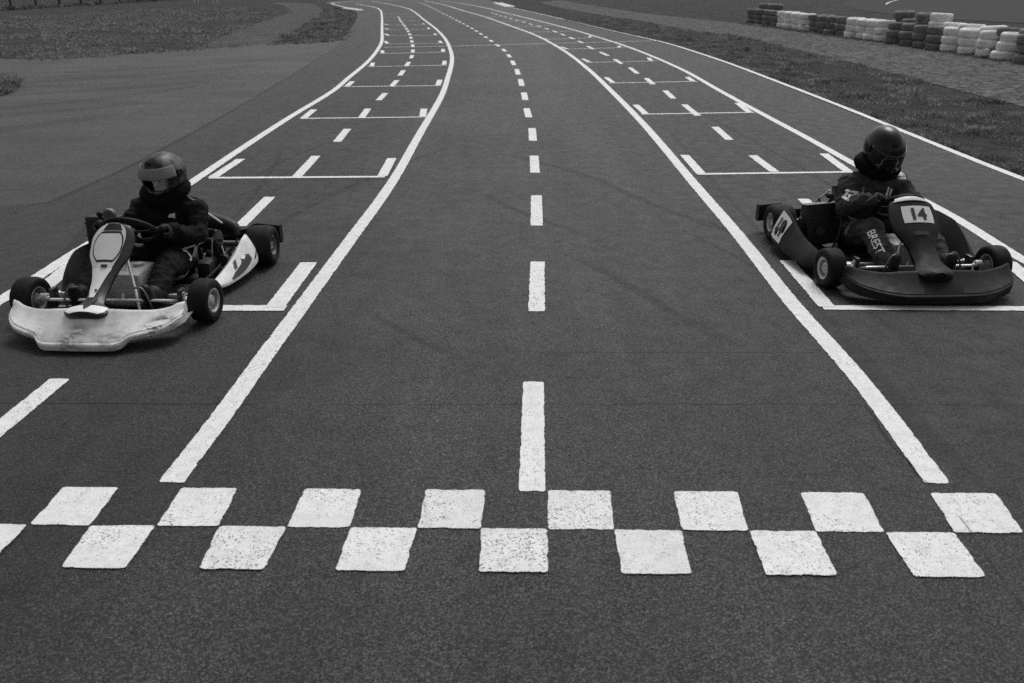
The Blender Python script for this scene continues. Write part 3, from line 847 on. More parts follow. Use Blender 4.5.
def wheel(root, x, y, rad, wid, side, steer, rim_mat, camber=0):
    """hub mesh with tyre and rim as sub-parts"""
    bm = bmesh.new()
    lathe(bm, [(.001, -wid * .40), (.028, -wid * .40), (.034, -wid * .2), (.034, wid * .30), (.024, wid * .36), (.001, wid * .36)], 'y', 20, closed=False)
    for k in range(3):
        a = k * 2 * PI / 3; tube(bm, [(.022 * math.cos(a), wid * .30, .022 * math.sin(a)), (.022 * math.cos(a), wid * .40, .022 * math.sin(a))], .005, 6)
    w = build('wheel', bm, M['alloy'], root)
    w.location = (x, y, rad); w.rotation_euler = (camber, 0, steer + (0 if side > 0 else PI))
    hw = wid / 2; bm = bmesh.new(); ri = .066
    prof = [(ri, -hw * .78), (ri + .008, -hw * .90), (rad * .68, -hw * .99), (rad * .80, -hw), (rad * .90, -hw * .92), (rad * .965, -hw * .78), (rad * .99, -hw * .58), (rad, -hw * .3), (rad, hw * .3), (rad * .99, hw * .58), (rad * .965, hw * .78), (rad * .90, hw * .92), (rad * .80, hw), (rad * .68, hw * .99), (ri + .008, hw * .90), (ri, hw * .78)]
    lathe(bm, prof, 'y', 48); build('tyre', bm, M['rubber'], w)
    bm = bmesh.new()
    prof = [(ri + .003, hw * .86), (ri - .004, hw * .88), (ri - .012, hw * .74), (ri - .014, hw * .30), (.030, hw * .16), (.030, hw * .10), (ri - .010, hw * .22), (ri - .006, -hw * .7), (ri - .004, -hw * .86), (ri + .003, -hw * .84), (ri - .001, 0)]
    lathe(bm, prof, 'y', 36); build('rim', bm, rim_mat, w)
    return w

class Panel:
    """front fairing: a shield lofted down a slanted path; pt() gives points on its face"""
    def __init__(s, path, widths, thick=.022, bulge=.018, y0=0.0):
        s.y0 = y0
        s.P = catmull([Vector((x, y0, z)) for x, z in path], 8); s.w = widths; s.th = thick; s.b = bulge
        s.L = [0]
        for a, b in zip(s.P, s.P[1:]): s.L.append(s.L[-1] + (b - a).length)
        s.T = s.L[-1]
    def frame(s, t):
        d = min(max(t, 0), 1) * s.T; k = 0
        while k < len(s.P) - 2 and s.L[k + 1] < d: k += 1
        f = (d - s.L[k]) / (s.L[k + 1] - s.L[k]); p = s.P[k].lerp(s.P[k + 1], f)
        i0, i1 = max(k - 1, 0), min(k + 2, len(s.P) - 1)
        tg = (s.P[i1] - s.P[i0]).normalized(); n = Vector((-tg.z, 0, tg.x)); return p, n
    def half(s, t): return lerp_tab(s.w, t)[0]
    def pt(s, t, u, off=.003):
        p, n = s.frame(t); w = s.half(t)
        return p + Vector((0, w * u, 0)) + n * (s.b * max(0, 1 - u * u) + off)
    def mesh(s, n=44):
        bm = bmesh.new(); rings = []
        for i in range(n + 1):
            t = i / n; p, nn = s.frame(t); w = s.half(t); ring = []
            for u in np.linspace(-1, 1, 13): ring.append(p + Vector((0, w * u, 0)) + nn * (s.b * (1 - u * u)))
            for u, dn in ((1.0, -.5), (.94, -1), (.4, -.9), (-.4, -.9), (-.94, -1), (-1.0, -.5)):
                ring.append(p + Vector((0, w * u, 0)) + nn * (s.th * dn))
            rings.append(ring)
        loft(bm, rings); return bm
    def patch(s, bm, t0, t1, ul, ur, mi=0, nt=16, nu=8, off=.0025):
        V = []
        for i in range(nt + 1):
            t = t0 + (t1 - t0) * i / nt; a, b = ul(i / nt), ur(i / nt)
            V.append([bm.verts.new(s.pt(t, a + (b - a) * k / nu, off)) for k in range(nu + 1)])
        for i in range(nt):
            for k in range(nu):
                f = bm.faces.new((V[i][k], V[i][k + 1], V[i + 1][k + 1], V[i + 1][k])); f.material_index = mi
    def text(s, bm, word, t, size, mi, off=.005, bold=.02):
        tb = text_bm(word, size, bold)
        def fn(c):
            tt = t - c.y / s.T; w = s.half(tt)
            return s.pt(tt, (c.x + .012) / w, off)       # letters read from the front of the kart
        append_bm(bm, tb, fn, mi)

def bumper(tab, n=56):
    """moulded nose: tab of (|y|, x_front, x_top_edge, z_bottom, z_belly, z_top)"""
    bm = bmesh.new(); rings = []
    ymax = tab[-1][0]
    for i in range(n + 1):
        y = -ymax + 2 * ymax * i / n
        xf, xt, zb, zm, zt = lerp_tab(tab, abs(y))
        e = zm - zb
        pts = [(xf - .17, zb + .012), (xf - .02, zb), (xf - .004, zb + .006), (xf, zb + .016), (xf + .004, zb + e * .8), (xf, zm), (xf - .012, zm + .006), (xf - .016, zm + .012), (xf - .02 - (xf - xt - .02) * .5, zm + (zt - zm) * .46), (xt + .016, zt - .010), (xt + .006, zt - .002), (xt - .002, zt), (xt - .010, zt - .006), (xt - .012, zt - .022), (xf - (xf - xt) * .6 - .045, zm + (zt - zm) * .22), (xf - .075, zm - .012), (xf - .09, zb + .03)]  # underside shelf added behind the lip to block light and deepen ground shadow
        rings.append([Vector((a, y, b)) for a, b in pts])
    loft(bm, rings); return bm

class Pod:
    """side pod lofted along x; side = +1 left, -1 right; tab (x, y_in, y_out, z_bottom, z_top)"""
    def __init__(s, tab, side): s.t = tab; s.side = side
    def sec(s, x): return lerp_tab(s.t, x)
    def face(s, x, v, off=.003):
        yi, yo, zb, zt = s.sec(x)
        # v 0 at lower edge of the outer face, 1 at its upper edge
        y = yo - (yo - yi) * (.02 + .36 * v ** 1.6); z = zb + .02 + (zt - zb - .03) * v
        return Vector((x, s.side * (y + off * .85), z + off * .5))
    def mesh(s, n=34):
        bm = bmesh.new(); x0, x1 = s.t[0][0], s.t[-1][0]; rings = []
        for i in range(n + 1):
            x = x0 + (x1 - x0) * i / n; yi, yo, zb, zt = s.sec(x); ring = []
            ring.append(Vector((x, s.side * yi, zb))); ring.append(Vector((x, s.side * (yo - .02), zb)))
            ring.append(Vector((x, s.side * (yo - .004), zb + .008)))
            for v in np.linspace(0, 1, 9): ring.append(s.face(x, v, 0))
            yl = (ring[-1].y); ring.append(Vector((x, yl - s.side * .012, zt - .003))); ring.append(Vector((x, yl - s.side * .024, zt - .02))); ring.append(Vector((x, s.side * (yi + .012), zb + (zt - zb) * .25)))
            rings.append(ring)
        loft(bm, rings); return bm
    def patch(s, bm, outline, mi, off=.003):
        """outline of (x, v) points, filled"""
        P = [Vector((a, b * .2, 0)) for a, b in outline]
        b2 = bmesh.new(); vs = [b2.verts.new(p) for p in P]; b2.faces.new(vs)
        bmesh.ops.triangulate(b2, faces=b2.faces); bmesh.ops.subdivide_edges(b2, edges=b2.edges, cuts=3)
        append_bm(bm, b2, lambda c: s.face(c.x, c.y / .2, off), mi)

def seat(root, mat, sc=1.0):
    bm = bmesh.new()
    path = catmull([Vector(p) for p in ((.12, 0, .115), (.04, 0, .062), (-.08, 0, .045), (-.22, 0, .058), (-.31, 0, .12), (-.355, 0, .22), (-.39, 0, .34), (-.415, 0, .42))], 5)
    n = len(path); V = []
    for i, p in enumerate(path):
        t = path[min(i + 1, n - 1)] - path[max(i - 1, 0)]; t.normalize(); nn = Vector((t.z, 0, -t.x)); nn = -nn if nn.z < -.01 or (abs(nn.z) < .3 and nn.x < 0) else nn
        f = i / (n - 1)
        rise = .17 * math.sin(min(1, f * 1.5 + .08) * PI) ** .8 if f < .62 else .17 * (math.sin((.62 * 1.5 + .08) * PI) if False else 1) * .52 * (1 - (f - .62) / .5)
        rise = max(.02, (.235 if mat is M['seat_grey'] else .19) * math.exp(-((f - .5) / .3) ** 2))
        hw = (.20 if mat is M['seat_grey'] else .185) - .02 * abs(f - .4)
        row = []
        for u in np.linspace(-1, 1, 15):
            y = hw * (1 - (1 - abs(u)) ** 1.6) * (1 if u > 0 else -1) if abs(u) > 1e-6 else 0
            row.append(bm.verts.new(p + Vector((0, y * sc, 0)) + nn * (rise * abs(u) ** 2.6)))
        V.append(row)
    for i in range(n - 1):
        for k in range(14): bm.faces.new((V[i][k], V[i][k + 1], V[i + 1][k + 1], V[i + 1][k]))
    me = baked(bm, [('SOLIDIFY', dict(thickness=.007, offset=0)), ('SUBSURF', dict(levels=1, render_levels=1))], 'seat')
    me.materials.append(mat); me.polygons.foreach_set('use_smooth', [True] * len(me.polygons))
    return put('seat', me, root)

SW_C, SW_R, SW_T = Vector((.265, .012, .442)), .142, R(50)   # steering wheel centre, radius and tilt
def sw_frame():
    n = Vector((-math.cos(SW_T), 0, math.sin(SW_T)))       # faces the driver
    u = Vector((math.sin(SW_T), 0, math.cos(SW_T)))       # up in the plane of the wheel
    return n, u
def sw_point(a, r=SW_R, lift=0.0):
    n, u = sw_frame(); return SW_C + u * (r * math.cos(a)) + Vector((0, r * math.sin(a), 0)) + n * lift

def kart(name, pos, heading, look, txt, steer):
    root = empty(name, pos, heading)
    label(root, txt, 'go-kart', 'go-karts on the starting grid')
    pale = look == 'pale'
    SW_C.xyz = (.265, .012, .442) if pale else (.235, .0, .425)
    rim = M['alloy']
    # frame ---------------------------------------------------------------
    bm = bmesh.new()
    for s in (1, -1):
        tube(bm, [(.78, s * .13, .075), (.60, s * .16, .06), (.45, s * .30, .055), (.20, s * .33, .055), (-.10, s * .30, .055), (-.35, s * .31, .06), (-.56, s * .31, .10), (-.72, s * .28, .10)], .015, 8, 5)
        tube(bm, [(.56, s * .36, .075), (.50, s * .30, .06), (.45, s * .18, .055)], .015, 8, 4)
        tube(bm, [(.62, s * .10, .06), (.74, s * .14, .09), (.80, s * .2, .12)], .010, 8, 4)
        q = .42 if pale else .5; tube(bm, [(.20, s * .33, .06), (.17, s * (q - .04), .07), (.10, s * q, .075), (-.20, s * q, .075), (-.25, s * (q - .06), .07), (-.27, s * .31, .06)], .010, 8, 4)
        tube(bm, [(-.60, s * .30, .10), (-.72, s * .34, .13), (-.80, s * .42, .15)], .010, 8, 3)
        box(bm, (.49, s * .355 - .012, .075), (.55, s * .355 + .012, .185), .004)
    for x in (.45, -.02, -.34, -.70): tube(bm, [(x, -.31, .056), (x, .31, .056)], .014, 8)
    tube(bm, [(.72, -.36, .085), (.78, -.2, .085), (.80, 0, .085), (.78, .2, .085), (.72, .36, .085)], .010, 8, 4)
    build('chassis_frame', bm, M['frame_black'], root)
    for q in (-1, 1):
        bm = bmesh.new(); tube(bm, [(.60, q * .15, .07), (.54, q * .115, .18), (.42, q * .035, .36)], .008, 8); build('column_brace', bm, M['steel'], root)
    bm = bmesh.new(); box(bm, (.02, -.30, .036), (.70, .30, .041), .001); build('floor_tray', bm, M['tray'], root)
    # wheels ---------------------------------------------------------------
    for s in (1, -1):
        wheel(root, .52, s * (.487 if pale else .515), .121, .115, s, steer, rim)
        wheel(root, -.52, s * (.495 if pale else .468), .131, .17, s, 0, rim if not pale else M['alloy_dark'])
        bm = bmesh.new(); tube(bm, [(.52, s * .345, .121), (.52, s * .45, .121)], .0135, 12); tube(bm, [(.52, s * .362, .10), (.52, s * .362, .165)], .014, 10); tube(bm, [(.52, s * .375, .131), (.42, s * .385, .118)], .008, 8)
        for k in range(4): lathe(bm, [(.0135, 0), (.021, 0), (.021, .008), (.0135, .008)], 'y', 14, (.52, s * .40 + s * k * .010, .131))
        build('spindle', bm, M['steel'], root)
        bm = bmesh.new(); tube(bm, [(.44, s * .03, .105), (.42, s * .385, .118)], .0085, 10); ball(bm, (.42, s * .385, .118), .014, 10); ball(bm, (.44, s * .03, .105), .013, 10)
        build('tie_rod', bm, M['steel'], root)
        bm = bmesh.new(); tube(bm, [(.61, s * .13, .085), (.615, s * .22, .09), (.645, s * .23, .16), (.64, s * .20, .225), (.635, s * .15, .228)], .006, 8, 3); build('pedal', bm, M['alloy_dark'], root)
    bm = bmesh.new(); tube(bm, [(.60, -.33, .145), (.60, .33, .145)], .008, 8); tube(bm, [(.60, -.33, .145), (.50, -.34, .1)], .008, 8); tube(bm, [(.60, .33, .145), (.50, .34, .1)], .008, 8)
    build('front_stay', bm, M['steel'], root)
    bm = bmesh.new(); tube(bm, [(-.52, -.50, .139), (-.52, .50, .139)], .020, 14)
    lathe(bm, [(.02, -.006), (.095, -.006), (.095, .006), (.02, .006)], 'y', 32, (-.52, .20, .139)); lathe(bm, [(.02, -.004), (.085, -.004), (.085, .004), (.02, .004)], 'y', 32, (-.52, -.2, .139))
    build('rear_axle', bm, M['alloy_dark'], root)
    # cockpit ----------------------------------------------------------------
    seat(root, M['seat_grey'] if pale else M['seat_black'])
    bm = bmesh.new(); box(bm, (.20, -.105, .045), (.46, .105, .245), .022); lathe(bm, [(.001, .245), (.03, .245), (.03, .262), (.001, .265)], 'z', 18, (.30, .04, 0), closed=False)
    build('fuel_tank', bm, M['tank'], root)
    bm = bmesh.new(); tube(bm, [sw_point(a) for a in np.linspace(0, 2 * PI, 49)[:-1]], .0155, 12, closed=True)
    n, u = sw_frame()
    for a in (PI / 2, -PI / 2, PI): tube(bm, [SW_C - n * .012, sw_point(a, SW_R * .98)], .0075, 8)
    ball(bm, SW_C - n * .008, (.035, .035, .02), 14)
    sw = build('steering_wheel', bm, M['black_plastic'], root)
    bm = bmesh.new(); tube(bm, [SW_C - n * .01, Vector((.47, 0, .10))], .011, 12); build('steering_column', bm, M['steel'], root)
    # engine on the driver's right ------------------------------------------------
    bm = bmesh.new()
    box(bm, (-.34, -.41, .075), (-.12, -.27, .22), .012); box(bm, (-.30, -.40, .22), (-.16, -.28, .30), .008)
    for k in range(6): box(bm, (-.31, -.41, .225 + k * .012), (-.15, -.27, .230 + k * .012), .001)
    tube(bm, [(-.24, -.34, .30), (-.24, -.34, .34)], .012, 8); tube(bm, [(-.14, -.34, .17), (-.05, -.36, .19)], .03, 10)
    tube(bm, [(-.36, -.27, .15), (-.36, -.24, .15)], .065, 20); tube(bm, [(-.24, -.34, .345), (-.3, -.30, .36), (-.36, -.25, .30), (-.36, -.2, .22)], .006, 6, 5)
    tube(bm, [(-.12, -.30, .24), (.0, -.26, .30), (.06, -.28, .2), (.05, -.31, .1)], .007, 6, 5)
    eng = build('engine', bm, M['engine_black'], root)
    bm = bmesh.new()
    if pale:
        rb = Matrix.Translation((-.19, -.365, .305)) @ Matrix.Rotation(R(-6), 4, 'Y')
        box(bm, (-.05, -.10, -.16), (.05, .10, .10), .008, rb)
        for k in range(9): box(bm, (.051, -.085, -.14 + k * .025), (.053, .085, -.13 + k * .025), 0, rb)
        for zz in (-.02, .055): box(bm, (-.052, -.104, zz), (.056, .104, zz + .01), .002, rb)
    else:
        rb = Matrix.Translation((-.15, -.318, .235)) @ Matrix.Rotation(R(-10), 4, 'Y') @ Matrix.Rotation(R(4), 4, 'X')
        box(bm, (-.06, -.12, -.15), (.05, .11, .115), .008, rb)
        for k in range(10): box(bm, (.051, -.105, -.13 + k * .024), (.053, .095, -.12 + k * .024), 0, rb)
    build('radiator', bm, M['engine_black'], root)
    bm = bmesh.new()
    if not pale:
        box(bm, (-.066, -.127, .116), (.058, .117, .124), .002, rb)
        build('radiator_cap_plate', bm, M['alloy_dark'], root); bm = bmesh.new()
        for k in range(4): tube(bm, [(-.16 - k * .02, -.30 + k * .02, .34), (-.17 - k * .03, -.26 + k * .02, .40 - k * .012)], .007, 8)
        ball(bm, (-.2, -.27, .40), (.03, .025, .02), 12); ball(bm, (-.13, -.24, .385), .018, 10)
        tube(bm, [(-.2, -.27, .40), (-.1, -.22, .42), (.02, -.2, .34)], .005, 6, 5)
        build('carburettor', bm, M['engine_black'], root)
    else:
        lathe(bm, [(.001, .010), (.030, .010), (.036, .006), (.038, -.02), (.034, -.03), (.001, -.03)], 'x', 24, (-.10, -.285, .437), closed=False)
        for k in range(6):
            a = k * PI / 6; tube(bm, [(-.088, -.285 + .034 * math.cos(a), .437 + .034 * math.sin(a)), (-.088, -.285 - .034 * math.cos(a), .437 - .034 * math.sin(a))], .002, 5)
        tube(bm, [(-.10, -.275, .41), (-.10, -.20, .405), (-.09, -.16, .41)], .009, 8, 4)
        build('air_horn', bm, M['alloy_dark'], root)
        bm = bmesh.new(); ball(bm, (-.16, -.37, .425), (.02, .02, .018), 12); tube(bm, [(-.17, -.37, .39), (-.16, -.37, .43)], .008, 8); build('filler_cap', bm, M['black_plastic'], root)
    # exhaust and clutter on the left ------------------------------------------------
    bm = bmesh.new()
    tube(bm, [(-.42, -.20, .26), (-.50, .0, .30), (-.50, .18, .30), (-.46, .33, .27), (-.42, .37, .22)], [.025, .05, .052, .045, .02], 16, 6)
    tube(bm, [(-.42, -.20, .26), (-.36, -.26, .24)], .02, 10)
    build('exhaust', bm, M['engine_black'], root)
    bm = bmesh.new(); tube(bm, [(-.36, .20, .40), (-.50, .34, .22)], .007, 8); tube(bm, [(-.36, -.20, .40), (-.50, -.3, .22)], .007, 8); tube(bm, [(-.22, .36, .08), (-.26, .32, .2)], .005, 8); build('seat_stay', bm, M['steel'], root)
    bm = bmesh.new()
    box(bm, (-.40, .27, .06), (-.28, .33, .15), .008); tube(bm, [(-.33, .30, .15), (-.30, .30, .20)], .018, 10); tube(bm, [(-.28, .3, .1), (-.1, .35, .12), (.1, .33, .1), (.4, .25, .07)], .005, 6, 5)
    tube(bm, [(-.34, .33, .12), (-.44, .36, .2), (-.5, .25, .2)], .006, 6, 5); lathe(bm, [(.001, .02), (.035, .02), (.035, -.02), (.001, -.02)], 'x', 18, (-.20, .345, .13), closed=False)
    tube(bm, [(-.20, .345, .10), (-.19, .345, .2), (-.2, .30, .27)], .006, 6, 4)
    build('brake_unit', bm, M['engine_black'], root)
    bm = bmesh.new()
    box(bm, (-.50, -.30, .046), (.0, .30, .052), .001)
    box(bm, (-.16, .24, .055), (-.02, .32, .16), .008); box(bm, (-.46, .10, .06), (-.40, .26, .20), .01)
    for k in range(9):
        x0 = random.uniform(-.48, -.1); y0 = random.uniform(.18, .34); tube(bm, [(x0, y0, .06), (x0 + random.uniform(-.08, .1), y0 + random.uniform(-.06, .04), random.uniform(.14, .26)), (x0 + random.uniform(-.1, .2), y0 + random.uniform(-.05, .05), .08)], random.choice((.005, .007, .012)), 6, 5)
    build('engine_tray', bm, M['engine_black'], root)
    # rear bumper ------------------------------------------------------------------------
    bm = bmesh.new()
    rings = []
    for y in np.linspace(-.56, .56, 33):
        k = abs(y) / .56; x = -.80 + .05 * max(0, k - .7) / .3; top_ = .205 if k > .62 else .165; d = .055
        top_ = .165 + .045 * min(1, max(0, (k - .55) / .1))
        rings.append([Vector((x + a * d, y, b)) for a, b in ((.5, .09), (.6, .11), (.6, top_ - .02), (.4, top_), (-.4, top_), (-.6, top_ - .02), (-.6, .1), (-.4, .085))])
    loft(bm, rings)
    build('rear_bumper', bm, M['black_plastic'], root)
    # bodywork ----------------------------------------------------------------------------
    if pale:
        tab = [(0, 1.015, .85, .012, .055, .190), (.17, 1.01, .84, .012, .055, .182), (.205, 1.0, .83, .018, .06, .176), (.245, .96, .815, .05, .08, .170), (.32, .925, .78, .058, .09, .160), (.39, .885, .755, .066, .10, .168), (.435, .835, .735, .074, .118, .186), (.458, .79, .72, .085, .13, .186)]
        bm = bumper(tab); fb = build('front_bumper', bm, M['scuffed_white'], root, angle=28); fb.location.y = .0
        pn = Panel([(.385, .505), (.40, .50), (.49, .415), (.61, .31), (.71, .235), (.80, .192), (.905, .172)], [(0, .068), (.05, .092), (.16, .118), (.30, .112), (.45, .074), (.60, .053), (.72, .048), (.82, .060), (.90, .108), (.96, .112), (1.0, .075)], y0=.0)
        fair = build('front_fairing', pn.mesh(), M['panel_dark'], root)
        bm = bmesh.new()
        side = lambda a: (lambda f: a)
        rnd = lambda lo, hi: (lambda f: lo + (hi - lo) * math.sin(PI * min(1, max(0, f))) ** .45)
        pn.patch(bm, .015, .46, lambda f: -.93 + .25 * (1 - min(1, f * 7)) ** 2, lambda f: .66 - .30 * (1 - min(1, f * 7)) ** 2 - .1 * f, 0)
        pn.patch(bm, .095, .40, lambda f: -.80 * math.sin(PI * (.12 + .76 * f)) ** .35, lambda f: .60 * math.sin(PI * (.12 + .76 * f)) ** .35, 2, off=.004)
        pn.patch(bm, .118, .380, lambda f: -.745 * math.sin(PI * (.13 + .74 * f)) ** .35, lambda f: .545 * math.sin(PI * (.13 + .74 * f)) ** .35, 0, off=.0055)
        pn.patch(bm, .02, .085, lambda f: -.45 - .1 * f, lambda f: .40 + .1 * f, 2, off=.006)
        pn.patch(bm, .46, .85, lambda f: -.93 + .80 * max(0, f - .55) / .45, lambda f: .60 - .70 * f, 1)
        pn.patch(bm, .885, .992, lambda f: -.97 + .1 * f, lambda f: .97 - .1 * f, 1)
        pn.patch(bm, .43, .46, lambda f: -.2, lambda f: .25, 2, off=.008)
        pn.patch(bm, .685, .71, lambda f: -.12, lambda f: .16, 2, off=.008)
        pn.patch(bm, .78, .965, lambda f: -.55 * (1 - f), lambda f: .5 * (1 - f) ** 1.4, 2, off=.006)
        build('number_plate', bm, [M['panel_grey'], M['panel_pale'], M['ink']], fair, recalc=False)
    else:
        tab = [(0, .95, .80, .025, .075, .185), (.20, .945, .79, .025, .075, .178), (.30, .92, .765, .03, .08, .165), (.38, .885, .735, .038, .09, .168), (.45, .84, .72, .046, .105, .182), (.485, .79, .70, .058, .12, .19), (.503, .75, .69, .07, .13, .182)]
        bm = bumper(tab); build('front_bumper', bm, M['dark_plastic'], root, angle=28)
        pn = Panel([(.37, .485), (.385, .482), (.47, .405), (.57, .315), (.66, .24), (.76, .19), (.87, .165)], [(0, .115), (.05, .135), (.20, .150), (.34, .142), (.46, .105), (.58, .082), (.72, .080), (.86, .105), (.94, .100), (.98, .078), (1.0, .05)], thick=.03, bulge=.03, y0=-.012)
        fair = build('front_fairing', pn.mesh(), M['dark_plastic'], root)
        bm = bmesh.new()
        pn.patch(bm, .095, .29, lambda f: -.54, lambda f: .74, 0)
        pn.text(bm, '14', .20, .110, 1, .006, .04)
        pn.patch(bm, .004, .034, lambda f: -.80 - .06 * f, lambda f: .80 + .06 * f, 2, off=.006)
        pn.patch(bm, .40, .44, lambda f: -.38, lambda f: .38, 1, off=.01)
        build('number_plate', bm, [M['white_plate'], M['ink'], M['panel_grey']], fair, recalc=False)
    for s in (1, -1):
        if pale: tb = [(-.40, .36, .49, .095, .235), (-.36, .35, .515, .08, .255), (-.30, .35, .525, .07, .252), (-.20, .34, .52, .06, .205), (-.05, .34, .495, .05, .150), (.08, .34, .46, .045, .115), (.14, .35, .43, .05, .10)]
        else: tb = [(-.36, .40, .58, .065, .275), (-.31, .39, .60, .06, .285), (-.20, .38, .61, .055, .272), (-.05, .38, .61, .05, .215), (.12, .38, .60, .045, .175), (.25, .39, .59, .045, .165), (.33, .42, .55, .06, .14)]
        if pale and s < 0: tb = [(-.40, .36, .49, .09, .235), (-.2, .35, .52, .06, .25), (.02, .34, .53, .05, .265), (.15, .33, .51, .05, .245), (.25, .33, .47, .05, .19), (.31, .34, .42, .06, .11)]
        if not pale and s > 0: tb = [(-.36, .40, .57, .075, .26), (-.18, .38, .60, .055, .29), (.0, .38, .60, .05, .285), (.14, .38, .59, .045, .24), (.25, .39, .57, .045, .185), (.33, .42, .53, .06, .14)]
        pd = Pod(tb, s)
        po = build('side_pod', pd.mesh(), (M['scuffed_white'] if s > 0 else M['black_plastic']) if pale else M['dark_plastic'], root)
        if pale and s < 0: continue
        bm = bmesh.new()
        if pale:
            pd.patch(bm, [(-.24, .30), (-.235, .56), (-.20, .72), (-.16, .74), (-.12, .60), (-.03, .52), (.03, .30), (.02, .10), (-.10, .12)], 0)
            pd.patch(bm, [(-.115, .97), (-.085, .98), (-.055, .78), (-.045, .60), (-.075, .62)], 0)
            pd.patch(bm, [(-.20, .66), (-.175, .86), (-.145, .80), (-.165, .62)], 1, .005)
            pd.patch(bm, [(-.36, .30), (-.34, .36), (-.27, .22), (-.28, .16)], 0)
            build('decal', bm, [M['panel_dark'], M['panel_pale']], po, recalc=False)
        else:
            pd.patch(bm, [(-.32, .08), (-.32, .97), (-.13, .97), (-.13, .08)], 0)
            tb_ = text_bm('14', .125, .03)
            append_bm(bm, tb_, lambda c: pd.face(-.225 + (-s) * c.x, .5 + c.y / .165, .006), 1)
            build('number_plate', bm, [M['white_plate'], M['ink']], po, recalc=False)
    return root

HL = math.atan2(-.9995, -.03); HR = math.atan2(-.998, .0585)
PL = Vector((-2.16, 5.05, 0)); PR = Vector((2.434, 5.65, 0))
kart('go_kart', PL, HL, 'pale', 'go-kart with scuffed white nose and grey front fairing beside the left lane line', R(-6))
kart('go_kart', PR, HR, 'dark', 'black go-kart numbered 14 inside the starting box on the right', R(4))

# ------------------------------------------------------------------ drivers
def hand_bm(side, a, grip_dir=1):
    """a gloved hand closed round the steering wheel rim at angle a"""
    bm = bmesh.new(); n, u = sw_frame()
    p = sw_point(a); radial = (p - SW_C).normalized(); tang = n.cross(radial).normalized()
    if tang.z < 0: tang = -tang
    palm = p + radial * .022 + n * .028
    back_ = palm + n * .012 + radial * .018
    capsule(bm, palm - tang * .028, palm + tang * .030, .024, .025); capsule(bm, back_ - tang * .025, back_ + tang * .028, .020, .021)
    wrist = palm - tang * .055 + n * .03 + radial * .012
    capsule(bm, wrist, palm, .026, .024)
    for k, (o, l) in enumerate(((.036, .9), (.013, 1.0), (-.010, .95), (-.032, .78))):
        b0 = back_ + tang * o + radial * .008
        k1 = b0 + (radial * .8 - n * .75) * (.030 * l); k2 = k1 - n * (.026 * l) - radial * (.012 * l); k3 = k2 - radial * (.024 * l) - n * .004
        capsule(bm, b0, k1, .0105, .0105, 10); capsule(bm, k1, k2, .0105, .0098, 10); capsule(bm, k2, k3, .0098, .0085, 10)
    t0 = palm + tang * .022 - radial * .01; t1 = p + tang * .045 - radial * .012 + n * .016; t2 = t1 + tang * .018 - n * .016
    capsule(bm, t0, t1, .014, .0115, 10); capsule(bm, t1, t2, .0115, .0095, 10)
    return bm, wrist

def helmet_dir(az, el, ax, ay, az_, chin=.02):
    x = math.cos(el) * math.cos(az); y = math.cos(el) * math.sin(az); z = math.sin(el)
    p = Vector((x * (ax if x > 0 else ax * 1.08), y * ay, z * az_))
    if z < 0 and x > 0: p.x += chin * x * min(1, -z * 2.2)
    if z < -.35:
        f = 1 - .25 * (-.35 - z); p.x *= f; p.y *= f
    return p

def helmet_mesh(open_az, el0, el1, dims, chin=.022, scale=1.0):
    bm = bmesh.new(); NA, NE = 72, 44; e0, e1 = R(-58), R(90)
    V = [[bm.verts.new(helmet_dir(2 * PI * i / NA, e0 + (e1 - e0) * j / NE, *dims, chin) * scale) for i in range(NA)] for j in range(NE)]
    topv = bm.verts.new(helmet_dir(0, R(90), *dims, chin) * scale)
    for j in range(NE - 1):
        for i in range(NA):
            az = (i + .5) * 2 * PI / NA; az = az - 2 * PI if az > PI else az
            el = e0 + (e1 - e0) * (j + .5) / NE
            k = abs(az) / open_az
            if k < 1:
                c = (1 - k ** 4) ** .25; m_ = (el0 + el1) / 2; hh = (el1 - el0) / 2
                if abs(el - m_) < hh * c: continue
            bm.faces.new((V[j][i], V[j][(i + 1) % NA], V[j + 1][(i + 1) % NA], V[j + 1][i]))
    for i in range(NA): bm.faces.new((V[NE - 1][i], V[NE - 1][(i + 1) % NA], topv))
    return baked(bm, [('SOLIDIFY', dict(thickness=.018, offset=-1)), ('SUBSURF', dict(levels=1, render_levels=1))], 'helmet')

def visor_mesh(open_az, el0, el1, dims, chin, scale, lift=0):
    bm = bmesh.new(); NA, NE = 40, 14
    V = [[bm.verts.new(helmet_dir(-open_az + 2 * open_az * i / NA, el0 + (el1 - el0) * j / NE - (0 if abs(i / NA - .5) < .4 else 0), *dims, chin) * scale) for i in range(NA + 1)] for j in range(NE + 1)]
    for j in range(NE):
        for i in range(NA): bm.faces.new((V[j][i], V[j][i + 1], V[j + 1][i + 1], V[j + 1][i]))
    return baked(bm, [('SOLIDIFY', dict(thickness=.004, offset=1))], 'visor')

